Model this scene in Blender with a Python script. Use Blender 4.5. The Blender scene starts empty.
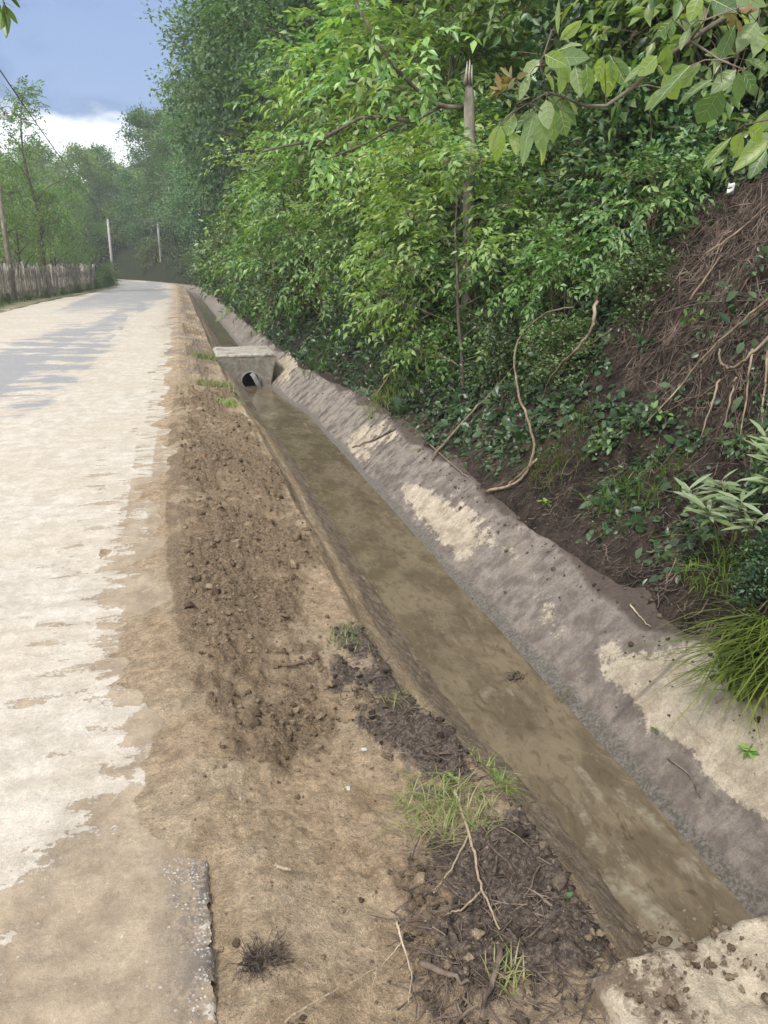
import bpy, math
import numpy as np
from mathutils import Matrix, Vector

R = math.radians
sc = bpy.context.scene
COL = sc.collection

# ------------------------------------------------------------------ camera model
F, CX, CY, HZ, VX, H = 770.0, 384.0, 512.0, 265.0, 176.0, 1.65
_p = math.atan((CY - HZ) / F)
_fh = F * math.cos(_p) + (CY - HZ) * math.sin(_p)
_yaw = math.atan((CX - VX) / _fh)
cp, sp = math.cos(_p), math.sin(_p)
cf = np.array((math.sin(_yaw) * cp, math.cos(_yaw) * cp, -sp))
cr = np.array((math.cos(_yaw), -math.sin(_yaw), 0))
cu = np.array((math.sin(_yaw) * sp, math.cos(_yaw) * sp, cp))
EYE = np.array((0, 0, H))


def ray(x, y):
    return cf + cr * (x - CX) / F - cu * (y - CY) / F


def at(x, y, z=0.0):
    d = ray(x, y)
    t = (z - H) / d[2]
    return np.array((d[0] * t, d[1] * t, z))


# ------------------------------------------------------------------ noise
def _hash(ix, iy, seed):
    h = (ix.astype(np.int64) * 374761393 + iy.astype(np.int64) * 668265263 + seed * 974634777) & 0xFFFFFFFF
    h = ((h ^ (h >> 13)) * 1274126177) & 0xFFFFFFFF
    h = ((h ^ (h >> 16)) * 2246822519) & 0xFFFFFFFF
    return ((h ^ (h >> 15)) & 0xFFFFFF) / float(0xFFFFFF)


def vn(x, y, seed=0):
    x = np.asarray(x, float); y = np.asarray(y, float)
    ix = np.floor(x); iy = np.floor(y)
    fx = x - ix; fy = y - iy
    fx = fx * fx * fx * (fx * (fx * 6 - 15) + 10); fy = fy * fy * fy * (fy * (fy * 6 - 15) + 10)
    a = _hash(ix, iy, seed); b = _hash(ix + 1, iy, seed)
    c = _hash(ix, iy + 1, seed); d = _hash(ix + 1, iy + 1, seed)
    return (a + (b - a) * fx + (c - a) * fy + (a - b - c + d) * fx * fy) * 2 - 1


def fbm(x, y, seed=0, oct=4, gain=.5):
    t = 0; a = 1; n = 0
    for i in range(oct):
        t = t + a * vn(x * 2 ** i + 17.3 * i, y * 2 ** i - 9.1 * i, seed + i); n += a; a *= gain
    return t / n * 1.4


def S(a, b, x):
    t = np.clip((np.asarray(x, float) - a) / (b - a), 0, 1)
    return t * t * (3 - 2 * t)


# ------------------------------------------------------------------ terrain
def xr(Y):
    Y = np.asarray(Y, float)
    d = np.maximum(Y - 65, 0)
    near = 0.005 * np.minimum(d, 60) ** 2 + np.maximum(d - 60, 0) * 0.6
    return -0.03 - near


def sR(Y):
    return 1.80 - 0.27 * S(11.5, 15.2, Y)


def sWL(Y):
    return 1.32 + 0.19 * S(3.9, 2.2, Y) - 0.14 * S(8, 14, Y)


def rimL(Y):
    return 0.78 + 0.22 * S(3.4, 1.7, Y) - 0.12 * S(8, 13, Y)


WATER = -0.62


def inpoly(X, Y, P):
    P = np.asarray(P, float); r = np.zeros(X.shape, bool); n = len(P)
    for i in range(n):
        x1, y1 = P[i]; x2, y2 = P[i - 1]
        if y1 == y2: continue
        c = ((y1 > Y) != (y2 > Y)) & (X < (x2 - x1) * (Y - y1) / (y2 - y1) + x1)
        r ^= c
    return r


def stain(X, Y, pix, z=0., warp=.05, soft=.03, seed=1, fq=4., plane=None):
    """soft 0..1 field of a stain whose outline is given as ground points"""
    P = np.array([(plane or at)(px, py, z)[:2] for px, py in pix])
    k = np.clip(np.abs(Y) / 3., .5, 6)
    wx = X + warp * k ** .5 * fbm(X * fq, Y * fq / k, seed, 4); wy = Y + warp * k * 1.5 * fbm(X * fq, Y * fq / k, seed + 50, 4)
    t = 0
    offs = [(0, 0), (1, 0), (-1, 0), (0, 1), (0, -1), (.7, .7), (-.7, .7), (.7, -.7), (-.7, -.7)]
    for ox, oy in offs:
        t = t + inpoly(wx + ox * soft * k ** .5, wy + oy * soft * k * 1.5, P)
    return t / len(offs)


DARKSOIL = [(180, 385), (222, 395), (272, 450), (312, 515), (322, 570), (308, 620), (345, 690), (345, 735), (290, 760), (225, 790), (196, 700), (176, 600), (168, 470)]
MULCH1 = [(345, 630), (385, 640), (420, 680), (470, 740), (510, 780), (520, 800), (430, 790), (380, 740), (330, 690)]
MULCH2 = [(420, 830), (520, 810), (560, 850), (590, 900), (640, 940), (580, 1010), (660, 1040), (420, 1040), (400, 960), (405, 880)]
TANSOIL = [(300, 560), (345, 590), (370, 640), (330, 650), (300, 610)]


def verge_masks(X, Y):
    d = stain(X, Y, DARKSOIL, -.06, .10, .10, 3, 6.)
    d = np.maximum(d, .75 * S(.12, .5, fbm(X * 3.5, Y * 2.5, 7, 4)) * S(.05, .2, X) * S(.8, .6, X) * S(6.5, 5, Y))
    m = np.maximum(stain(X, Y, MULCH1, -.08, .09, .05, 5), stain(X, Y, MULCH2, -.1, .09, .05, 6))
    d = d * (.62 + .6 * S(-.35, .25, fbm(X * 3.2, Y * 1.6, 9, 4))) * (1 - .8 * stain(X, Y, TANSOIL, -.07, .08, .06, 4))
    m = m * (.4 + .75 * S(-.4, .15, fbm(X * 5, Y * 4, 10, 4)))
    far = S(6.5, 8, Y) * S(.02, .1, X - xr(Y)) * S(.75, .6, X - xr(Y))
    d = np.maximum(d, far * (.35 + .5 * S(-.2, .4, fbm(X * 3, Y * .8, 8))))
    return d, m


def z_verge(s, Y, fine=True, masks=None):
    s = np.asarray(s, float); Y = np.asarray(Y, float)
    s, Y = np.broadcast_arrays(s, Y)
    X = s + xr(Y)
    rl = rimL(Y); wl = sWL(Y)
    z = np.where(s < rl, -0.009 - .07 * S(.02, .45, s) - .03 * S(.45, 1, s / rl), 0)
    z = np.where(s >= rl, -.115 - (s - rl) / (wl - rl) * .5 - .05 * S(rl, rl + .12, s), z)
    z = np.maximum(z, -.95)
    z = z - .014 * S(1.75, 1.5, Y) * S(.12, 0., s)
    bumpmid = .04 * fbm(X * 2.2, Y * 1.4, 21, 3)
    lip = S(1.75, 2.15, Y + .35 * fbm(Y * 2.2, Y * 0, 31, 3)) * S(.16, -.05, s)
    z = z + lip * .033 + .014 * (1 - lip) * S(.2, .0, s) * (fbm(Y * 5, s * 5, 32, 4) - .5) + bumpmid * S(0, .15, s) * S(wl + .1, rl, s)
    if not fine: return z
    d, m = masks if masks is not None else verge_masks(X, Y)
    rough = np.clip(.34 + .25 * fbm(X * 2.2, Y * 2.2, 40, 3) + d * .9 + m * .9, .1, 1.3)
    fade = S(60, 20, Y)
    b = np.abs(fbm(X * 13, Y * 13, 41, 4)) ; b2 = fbm(X * 34, Y * 34, 43, 3)
    z = z + fade * rough * (.030 * (b - .22) + .012 * b2 + .010 * np.abs(fbm(X * 24, Y * 24, 45, 3))) * S(-.25, .05, s) * S(wl + .12, rl - .1, s) ** .7
    z = z + fade * .012 * fbm(X * 22, Y * 10, 44, 3) * S(rl, rl + .15, s)
    z = z + m * .02 * (1 + fbm(X * 5, Y * 5, 47, 2)) * S(wl, rl, s)
    z = z + d * .016 * S(.0, .12, s)
    # soil spilled over the asphalt edge
    z = z + np.where(s < .03, -.03 * S(-.02, -.35 - .2 * fbm(Y * 2.3, Y * 0, 33, 4), s), 0)
    return z


_bs = [1.5, 2.05, 2.3, 2.44, 2.56, 2.78, 3.1, 3.7, 4.6, 6.0, 9.0, 20., 45., 90.]
_bz = [-1.5, -.75, -.38, -.13, -.02, .18, .52, 1.30, 2.35, 3.7, 5.6, 11., 22., 40.]


def z_bank(s, Y):
    s = np.asarray(s, float); Y = np.asarray(Y, float)
    s, Y = np.broadcast_arrays(s, Y)
    X = s + xr(Y)
    q = s - (sR(Y) - 1.80)
    z = np.interp(q, _bs, _bz)
    a = S(2.38, 2.9, q)
    z = z + a * (.16 * fbm(X * .9, Y * .9, 61, 3) + .10 * fbm(X * 4, Y * 4, 63, 3) + .045 * fbm(X * 15, Y * 15, 65, 3) * S(30, 10, Y))
    z = z + .05 * fbm(Y * 1.1, Y * 0 + 3, 66, 4) * S(2.3, 2.5, q) * S(2.9, 2.5, q)
    z = z + .6 * fbm(X * .15, Y * .15, 68, 2) * S(5, 9, q)
    return z


def z_lining(s, Y):
    """trapezoid ditch section in concrete, both sides and the bed"""
    s = np.asarray(s, float); Y = np.asarray(Y, float)
    r = sR(Y); l = sWL(Y) - .12
    rim_l = rimL(Y) - .02
    z = np.full(np.broadcast(s, Y).shape, -.74)
    z = np.where(s > r - .04, -.70 + (s - r) * .87, z)
    z = np.where(s > r + .68, -.11, z)
    z = np.where(s < l + .04, -.74 + (l + .04 - s) / np.maximum(l - rim_l, .1) * .6 - .16 * S(7., 5.5, Y), z)
    return np.minimum(z, -.10)


def Z(X, Y):
    X = np.asarray(X, float); Y = np.asarray(Y, float)
    s = X - xr(Y)
    return np.where(s < 0, 0.02 * S(-6.4, -8, s), np.where(s < 1.3, z_verge(s, Y, False), np.where(s < sR(Y), WATER, np.maximum(z_bank(s, Y), z_lining(s, Y)))))


def hit(px, py):
    d = ray(px, py); t = np.arange(.6, 80, .01)
    P = EYE + d * t[:, None]
    u = P[:, 2] < Z(P[:, 0], P[:, 1])
    i = int(np.argmax(u)) if u.any() else len(t) - 1
    return P[i]


# ------------------------------------------------------------------ mesh helpers
def rot_faces(F, off):
    return [f + off for f in F]


class MB:
    def __init__(s): s.v = []; s.f = []; s.n = 0

    def add(s, V, Fs):
        V = np.asarray(V, float).reshape(-1, 3)
        for f in (Fs if isinstance(Fs, (list, tuple)) else [Fs]):
            f = np.asarray(f, np.int64)
            if f.size: s.f.append(f + s.n)
        s.v.append(V); s.n += len(V)
        return s

    def box(s, c, h, rz=0., jit=0., rng=None):
        q = np.array([(x, y, z) for x in (-1, 1) for y in (-1, 1) for z in (-1, 1)], float) * np.array(h)
        if jit: q = q + rng.normal(0, jit, q.shape)
        a, b = math.cos(rz), math.sin(rz)
        q = np.stack((q[:, 0] * a - q[:, 1] * b, q[:, 0] * b + q[:, 1] * a, q[:, 2]), 1) + np.array(c)
        return s.add(q, np.array([(0, 1, 3, 2), (4, 6, 7, 5), (0, 4, 5, 1), (2, 3, 7, 6), (0, 2, 6, 4), (1, 5, 7, 3)]))

    def tube(s, P, r, n=6, cap=True):
        P = np.asarray(P, float); m = len(P)
        r = np.broadcast_to(np.asarray(r, float), (m,))
        T = np.gradient(P, axis=0); T /= np.linalg.norm(T, axis=1)[:, None] + 1e-9
        up = np.array((0, 0, 1.)) if abs(T[0, 2]) < .9 else np.array((1., 0, 0))
        A = np.cross(T, up); A /= np.linalg.norm(A, axis=1)[:, None] + 1e-9
        B = np.cross(T, A)
        an = np.arange(n) / n * 2 * math.pi
        V = (P[:, None] + r[:, None, None] * (A[:, None] * np.cos(an)[None, :, None] + B[:, None] * np.sin(an)[None, :, None])).reshape(-1, 3)
        i = np.arange(m - 1)[:, None] * n; j = np.arange(n)[None]; k = (j + 1) % n
        Q = np.stack((i + j, i + k, i + n + k, i + n + j), -1).reshape(-1, 4)
        fs = [Q]
        if cap:
            V = np.vstack((V, P[:1] , P[-1:] ))
            j = np.arange(n); k = (j + 1) % n
            fs += [np.stack((k, j, np.full(n, m * n)), 1), np.stack((j + (m - 1) * n, k + (m - 1) * n, np.full(n, m * n + 1)), 1)]
        return s.add(V, fs)

    def build(s, name, mat, parent=None, smooth=True, attrs=None):
        V = np.concatenate(s.v) if s.v else np.zeros((0, 3))
        me = bpy.data.meshes.new(name)
        sizes = np.concatenate([np.full(len(f), f.shape[1]) for f in s.f]); idx = np.concatenate([f.ravel() for f in s.f])
        me.vertices.add(len(V)); me.vertices.foreach_set('co', V.astype(np.float32).ravel())
        me.loops.add(len(idx)); me.loops.foreach_set('vertex_index', idx.astype(np.int32))
        me.polygons.add(len(sizes)); st = np.concatenate(([0], np.cumsum(sizes)[:-1]))
        me.polygons.foreach_set('loop_start', st.astype(np.int32))
        me.polygons.foreach_set('use_smooth', np.full(len(sizes), bool(smooth)))
        me.update(calc_edges=True)
        if attrs:
            for k, a in attrs.items():
                at_ = me.attributes.new(k, 'FLOAT', 'POINT'); at_.data.foreach_set('value', np.asarray(a, np.float32).ravel())
        me.validate()
        if mat: me.materials.append(mat)
        o = bpy.data.objects.new(name, me); COL.objects.link(o)
        if parent: o.parent = parent
        return o


def grid(nr, nc):
    i = np.arange(nr - 1)[:, None] * nc; j = np.arange(nc - 1)[None]
    return np.stack((i + j, i + j + 1, i + nc + j + 1, i + nc + j), -1).reshape(-1, 4)


def tag(o, label=None, cat=None, group=None, kind=None):
    if label: o['label'] = label
    if cat: o['category'] = cat
    if group: o['group'] = group
    if kind: o['kind'] = kind
    return o


def empty(name, loc=(0, 0, 0), rz=0., scale=1.):
    o = bpy.data.objects.new(name, None); COL.objects.link(o)
    o.location = loc; o.rotation_euler = (0, 0, rz); o.scale = (scale,) * 3
    o.empty_display_size = .1
    return o


def dup(root, loc, rz=0., scale=1., label=None):
    c = root.copy(); COL.objects.link(c); c.location = loc; c.rotation_euler = (0, 0, rz)
    c.scale = scale if hasattr(scale, '__len__') else (scale,) * 3
    if label: c['label'] = label
    for ch in list(root.children):
        d = ch.copy(); COL.objects.link(d); d.parent = c
    return c


# ------------------------------------------------------------------ node helpers
class NT:
    def __init__(s, name, world=None):
        if world: s.t = world.node_tree
        else:
            s.m = bpy.data.materials.new(name); s.m.use_nodes = True; s.t = s.m.node_tree
        s.t.nodes.clear()

    def n(s, ty, _o=0, **kw):
        nd = s.t.nodes.new(ty)
        for k, v in kw.items():
            if hasattr(nd, k) and not k[0].isupper(): setattr(nd, k, v)
        return nd

    def link(s, a, b): s.t.links.new(a, b)

    def set(s, sock, v):
        if isinstance(v, bpy.types.NodeSocket): s.link(v, sock)
        else:
            if isinstance(v, tuple) and len(v) == 3 and sock.type == 'RGBA': v = v + (1,)
            sock.default_value = v

    def math(s, op, a, b=0., c=None, clamp=False):
        nd = s.n('ShaderNodeMath', operation=op, use_clamp=clamp)
        s.set(nd.inputs[0], a); s.set(nd.inputs[1], b)
        if c is not None: s.set(nd.inputs[2], c)
        return nd.outputs[0]

    def mix(s, f, a, b):
        nd = s.n('ShaderNodeMix', data_type='RGBA')
        s.set(nd.inputs[0], f); s.set(nd.inputs[6], a); s.set(nd.inputs[7], b)
        return nd.outputs[2]

    def noise(s, vec, scale, detail=4, rough=.55, dist=0.):
        nd = s.n('ShaderNodeTexNoise')
        if vec is not None: s.link(vec, nd.inputs['Vector'])
        nd.inputs['Scale'].default_value = scale; nd.inputs['Detail'].default_value = detail
        nd.inputs['Roughness'].default_value = rough; nd.inputs['Distortion'].default_value = dist
        return nd.outputs['Fac']

    def voro(s, vec, scale, feature='F1'):
        nd = s.n('ShaderNodeTexVoronoi', feature=feature)
        s.link(vec, nd.inputs['Vector']); nd.inputs['Scale'].default_value = scale
        return nd.outputs[0]

    def step(s, v, a, b, o0=0., o1=1.):
        nd = s.n('ShaderNodeMapRange', interpolation_type='SMOOTHSTEP')
        s.set(nd.inputs[0], v); s.set(nd.inputs[1], a); s.set(nd.inputs[2], b); s.set(nd.inputs[3], o0); s.set(nd.inputs[4], o1)
        return nd.outputs[0]

    def pos(s, sx=1, sy=1, sz=1):
        tc = s.n('ShaderNodeTexCoord'); 
        if (sx, sy, sz) == (1, 1, 1): return tc.outputs['Object']
        m = s.n('ShaderNodeMapping'); s.link(tc.outputs['Object'], m.inputs[0]); m.inputs['Scale'].default_value = (sx, sy, sz)
        return m.outputs[0]

    def grain(s, c, amt=.5, scales=(18, 60, 190)):
        '''earth and stone are speckled at every size: light and dark grains multiplied into the colour'''
        p = s.pos(); v = None
        for k, q in enumerate(scales):
            n = s.n('ShaderNodeMapRange'); s.link(s.noise(p, q, 4, .75), n.inputs[0])
            n.inputs[1].default_value = .36; n.inputs[2].default_value = .64; n.inputs[3].default_value = 1 - amt * .75; n.inputs[4].default_value = 1 + amt * .75
            v = n.outputs[0] if v is None else s.math('MULTIPLY', v, n.outputs[0])
        m = s.n('ShaderNodeVectorMath', operation='SCALE'); s.link(c, m.inputs[0]); s.link(v, m.inputs['Scale'])
        return m.outputs[0], v

    def attr(s, name):
        return s.n('ShaderNodeAttribute', attribute_name=name).outputs['Fac']

    def bump(s, h, strength=.5, dist=.01, normal=None):
        nd = s.n('ShaderNodeBump'); nd.inputs['Strength'].default_value = strength; nd.inputs['Distance'].default_value = dist
        s.link(h, nd.inputs['Height'])
        if normal: s.link(normal, nd.inputs['Normal'])
        return nd.outputs[0]

    def out(s, sh): 
        o = s.n('ShaderNodeOutputMaterial'); s.link(sh, o.inputs[0]); return s.m

    def pbr(s, col, rough=.9, normal=None, spec=.3):
        b = s.n('ShaderNodeBsdfPrincipled')
        s.set(b.inputs['Base Color'], col); s.set(b.inputs['Roughness'], rough); s.set(b.inputs['Specular IOR Level'], spec)
        if normal: s.link(normal, b.inputs['Normal'])
        return b.outputs[0]


# ------------------------------------------------------------------ materials
def m_leaf(name, cols, trans=.35, rough=.45, tint=(1.2, 1.24, .5), spec=.55, vary=1.):
    """foliage: every leaf a slightly different green, light passes through"""
    t = NT(name)
    g = t.n('ShaderNodeNewGeometry'); oi = t.n('ShaderNodeObjectInfo')
    r = t.math('FRACT', t.math('ADD', g.outputs['Random Per Island'], t.math('MULTIPLY', oi.outputs['Random'], .13)))
    cr_ = t.n('ShaderNodeValToRGB'); t.link(r, cr_.inputs[0])
    el = cr_.color_ramp.elements
    while len(el) < len(cols): el.new(.5)
    for i, c in enumerate(cols):
        el[i].position = i / (len(cols) - 1); el[i].color = c + (1,)
    hs = t.n('ShaderNodeHueSaturation'); t.link(cr_.outputs[0], hs.inputs['Color'])
    t.link(t.step(t.math('FRACT', t.math('MULTIPLY', oi.outputs['Random'], 7.3)), 0., 1., 1 - .34 * vary, 1 + .3 * vary), hs.inputs['Value'])
    t.link(t.step(oi.outputs['Random'], 0., 1., .5 - .03 * vary, .5 + .015 * vary), hs.inputs['Hue'])
    col = hs.outputs[0]
    p = t.pbr(col, rough, spec=spec)
    tr = t.n('ShaderNodeBsdfTranslucent')
    mu = t.n('ShaderNodeMix', data_type='RGBA', blend_type='MULTIPLY'); mu.inputs[0].default_value = 1
    t.link(col, mu.inputs[6]); mu.inputs[7].default_value = tint + (1,)
    t.link(mu.outputs[2], tr.inputs[0])
    ms = t.n('ShaderNodeMixShader'); ms.inputs[0].default_value = trans
    t.link(p, ms.inputs[1]); t.link(tr.outputs[0], ms.inputs[2])
    return t.out(ms.outputs[0])


M = {}
M['leaf_bright'] = m_leaf('leaf_bright', [(.085, .18, .05), (.16, .29, .085), (.25, .39, .12), (.36, .47, .20)], .42, .34)
M['leaf_walnut'] = m_leaf('leaf_walnut', [(.12, .21, .10), (.22, .33, .15), (.36, .46, .27), (.30, .42, .08), (.19, .30, .14)], .62, .33, (1.5, 1.5, .6), vary=0.)
M['leaf_mid'] = m_leaf('leaf_mid', [(.05, .11, .038), (.095, .18, .06), (.16, .26, .085), (.27, .36, .15)], .35, .36)
M['leaf_dark'] = m_leaf('leaf_dark', [(.025, .06, .028), (.045, .095, .04), (.07, .135, .055), (.13, .20, .09)], .3, .34)
M['leaf_forest'] = m_leaf('leaf_forest', [(.05, .11, .052), (.08, .165, .072), (.12, .22, .09), (.18, .28, .12)], .38, .55)
M['leaf_wood'] = m_leaf('leaf_wood', [(.11, .20, .075), (.155, .26, .095), (.21, .33, .12), (.27, .38, .16)], .48, .5, vary=.6)
M['leaf_ivy'] = m_leaf('leaf_ivy', [(.03, .07, .03), (.055, .115, .045), (.085, .16, .06), (.16, .25, .11)], .3, .35)
M['leaf_pale'] = m_leaf('leaf_pale', [(.26, .36, .16), (.34, .44, .22), (.42, .50, .30), (.22, .32, .10)], .3, .45, (1.1, 1.1, .7))
M['leaf_young'] = m_leaf('leaf_young', [(.30, .22, .08), (.34, .27, .10), (.26, .28, .08), (.36, .26, .13)], .4, .4)
M['blade'] = m_leaf('blade', [(.10, .20, .035), (.15, .27, .05), (.21, .33, .07), (.28, .36, .10)], .35, .4)
M['blade_dry'] = m_leaf('blade_dry', [(.13, .20, .06), (.19, .26, .08), (.28, .29, .12), (.38, .33, .18)], .3, .5)


def m_bark(name, a, b, sc_=6.):
    t = NT(name); p = t.pos(1, 1, .25)
    n1 = t.noise(p, sc_ * 3, 6, .65); n2 = t.noise(t.pos(), sc_ * .4, 3)
    c = t.mix(t.step(n1, .3, .7), a, b)
    c = t.mix(t.step(n2, .5, .68), c, tuple(x * 1.5 for x in b))
    return t.out(t.pbr(c, .92, t.bump(n1, .8, .02)))


M['bark'] = m_bark('bark', (.06, .05, .04), (.16, .135, .105))
M['bark_pale'] = m_bark('bark_pale', (.15, .13, .10), (.30, .27, .22))
M['twig'] = m_bark('twig', (.13, .095, .065), (.26, .2, .14), 12)
M['stick'] = m_bark('stick', (.30, .23, .15), (.46, .37, .26), 14)
M['vine'] = m_bark('vine', (.13, .098, .065), (.27, .21, .145), 14)
M['root'] = m_bark('root', (.05, .037, .030), (.18, .135, .105), 12)
M['plank'] = m_bark('plank', (.19, .165, .14), (.38, .34, .30), 8)


def m_road():
    t = NT('road'); p = t.pos()
    tan = t.attr('tan'); grey = t.attr('grey'); chip = t.attr('chip'); print_ = t.attr('tread')
    fine = t.noise(p, 55, 6, .7); med = t.noise(p, 6, 5, .6); big = t.noise(p, .8, 4)
    vs = t.noise(t.pos(1, .18, 1), 9, 5, .6)
    bars = t.noise(t.pos(.75, 1.9, 1), 4.4, 5, .6, .35)
    pale = t.mix(t.step(med, .4, .6), (.475, .42, .345), (.565, .51, .435))
    pale = t.mix(t.step(big, .4, .62, 0, .5), pale, (.47, .40, .31))
    pale = t.mix(t.step(vs, .5, .7, 0, .35), pale, (.41, .36, .30))
    tanc = t.mix(t.step(med, .38, .62), (.28, .217, .15), (.385, .305, .217))
    tanc = t.mix(t.step(vs, .45, .7, 0, .5), tanc, (.25, .20, .145))
    w = t.math('ADD', t.math('ADD', t.math('MULTIPLY', t.math('SUBTRACT', med, .5), 1.1), t.math('MULTIPLY', t.math('SUBTRACT', fine, .5), .8)), tan)
    w = t.math('ADD', w, t.math('MULTIPLY', t.math('SUBTRACT', bars, .5), 2.0))
    w = t.math('ADD', w, t.math('MULTIPLY', print_, .29))
    f = t.math('ADD', t.math('MULTIPLY', t.step(w, .45, .53), .82), t.math('MULTIPLY', t.step(w, .2, .8), .18))
    c = t.mix(f, pale, tanc)
    asph = t.mix(t.step(fine, .42, .58), (.20, .20, .205), (.33, .33, .34))
    g = t.step(t.math('ADD', grey, t.math('ADD', t.math('MULTIPLY', t.math('SUBTRACT', t.noise(t.pos(.35, 1, 1), 2.6, 5, .62), .5), 2.0), t.math('MULTIPLY', t.math('SUBTRACT', fine, .5), .3))), .42, .68)
    c = t.mix(t.math('MULTIPLY', g, .85), c, asph)
    v = t.n('ShaderNodeTexVoronoi'); t.link(p, v.inputs['Vector']); v.inputs['Scale'].default_value = 95
    stone = t.math('MULTIPLY', t.step(v.outputs['Distance'], .42, .28), t.step(t.math('ADD', t.math('MULTIPLY', t.noise(p, 14, 4, .7), 1.), t.math('MULTIPLY', chip, .28)), .70, .78))
    wet = t.math('MULTIPLY', chip, t.step(med, .4, .6))
    c = t.mix(t.math('MULTIPLY', wet, .5), c, (.17, .15, .13))
    c = t.mix(t.math('MULTIPLY', t.math('MULTIPLY', t.attr('edge'), .8), t.step(t.math('ADD', med, t.math('MULTIPLY', t.math('SUBTRACT', fine, .5), 1.2)), .38, .56)), c, (.13, .112, .098))
    sp_ = t.math('MULTIPLY', t.step(chip, .05, .3), stone)
    c = t.mix(sp_, c, t.mix(v.outputs['Color'], (.22, .20, .18), (.56, .53, .48)))
    # scattered grit over the whole road
    v2 = t.n('ShaderNodeTexVoronoi'); t.link(p, v2.inputs['Vector']); v2.inputs['Scale'].default_value = 60
    sep = t.n('ShaderNodeSeparateColor'); t.link(v2.outputs['Color'], sep.inputs[0])
    grit = t.math('MULTIPLY', t.step(v2.outputs['Distance'], .3, .18), t.step(sep.outputs[0], .82, .86))
    c = t.mix(t.math('MULTIPLY', grit, .6), c, t.mix(sep.outputs[1], (.16, .13, .10), (.62, .56, .48)))
    c, gv = t.grain(c, .14)
    h = t.math('ADD', t.math('ADD', t.math('MULTIPLY', gv, .5), t.math('MULTIPLY', med, .8)), t.math('ADD', t.math('MULTIPLY', stone, .3), t.math('MULTIPLY', f, -.25)))
    rg = t.math('SUBTRACT', .92, t.math('MULTIPLY', g, .30))
    return t.out(t.pbr(c, rg, t.bump(h, .75, .012), .35))


def m_verge():
    t = NT('verge'); p = t.pos()
    dark = t.attr('dark'); mul = t.attr('mulch'); shore = t.attr('shore'); far = t.attr('far')
    fine = t.noise(p, 70, 6, .7); med = t.noise(p, 9, 6, .65); big = t.noise(p, 1.7, 4)
    base = t.mix(t.step(med, .3, .68), (.40, .285, .175), (.575, .43, .28))
    base = t.mix(t.step(big, .42, .62, 0, .55), base, (.59, .47, .33))
    base = t.mix(t.step(fine, .55, .7, 0, .5), base, (.28, .205, .13))
    drk = t.mix(t.step(fine, .40, .60), (.20, .142, .086), (.365, .265, .168))
    f = t.step(t.math('ADD', dark, t.math('ADD', t.math('MULTIPLY', t.math('SUBTRACT', med, .5), 2.0), t.math('MULTIPLY', t.math('SUBTRACT', fine, .5), .7))), .35, .7)
    c = t.mix(f, base, drk)
    ml = t.mix(t.step(fine, .41, .60), (.095, .073, .06), (.25, .195, .15))
    f2 = t.step(t.math('ADD', mul, t.math('ADD', t.math('MULTIPLY', t.math('SUBTRACT', med, .5), 1.3), t.math('MULTIPLY', t.math('SUBTRACT', fine, .5), .5))), .35, .65)
    c = t.mix(f2, c, ml)
    sh = t.mix(t.step(med, .4, .6), (.21, .16, .11), (.34, .265, .185))
    c = t.mix(t.step(t.math('ADD', shore, t.math('MULTIPLY', t.math('SUBTRACT', med, .5), .8)), .35, .75), c, sh)
    c = t.mix(t.math('MULTIPLY', far, t.step(t.noise(p, 1.3, 5, .6), .45, .6, 0, .8)), c, (.30, .25, .22))
    v2 = t.n('ShaderNodeTexVoronoi'); t.link(p, v2.inputs['Vector']); v2.inputs['Scale'].default_value = 55
    sep = t.n('ShaderNodeSeparateColor'); t.link(v2.outputs['Color'], sep.inputs[0])
    grit = t.math('MULTIPLY', t.step(v2.outputs['Distance'], .35, .2), t.step(sep.outputs[0], .78, .82))
    c = t.mix(t.math('MULTIPLY', grit, .7), c, t.mix(sep.outputs[1], (.12, .09, .06), (.5, .43, .34)))
    c, gv = t.grain(c, .34)
    h = t.math('ADD', t.math('MULTIPLY', gv, .55), t.math('ADD', t.math('MULTIPLY', med, .7), t.math('MULTIPLY', grit, .25)))
    rg = t.step(shore, .2, 1., .92, .45)
    return t.out(t.pbr(c, rg, t.bump(h, 1., .02), .3))


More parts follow.
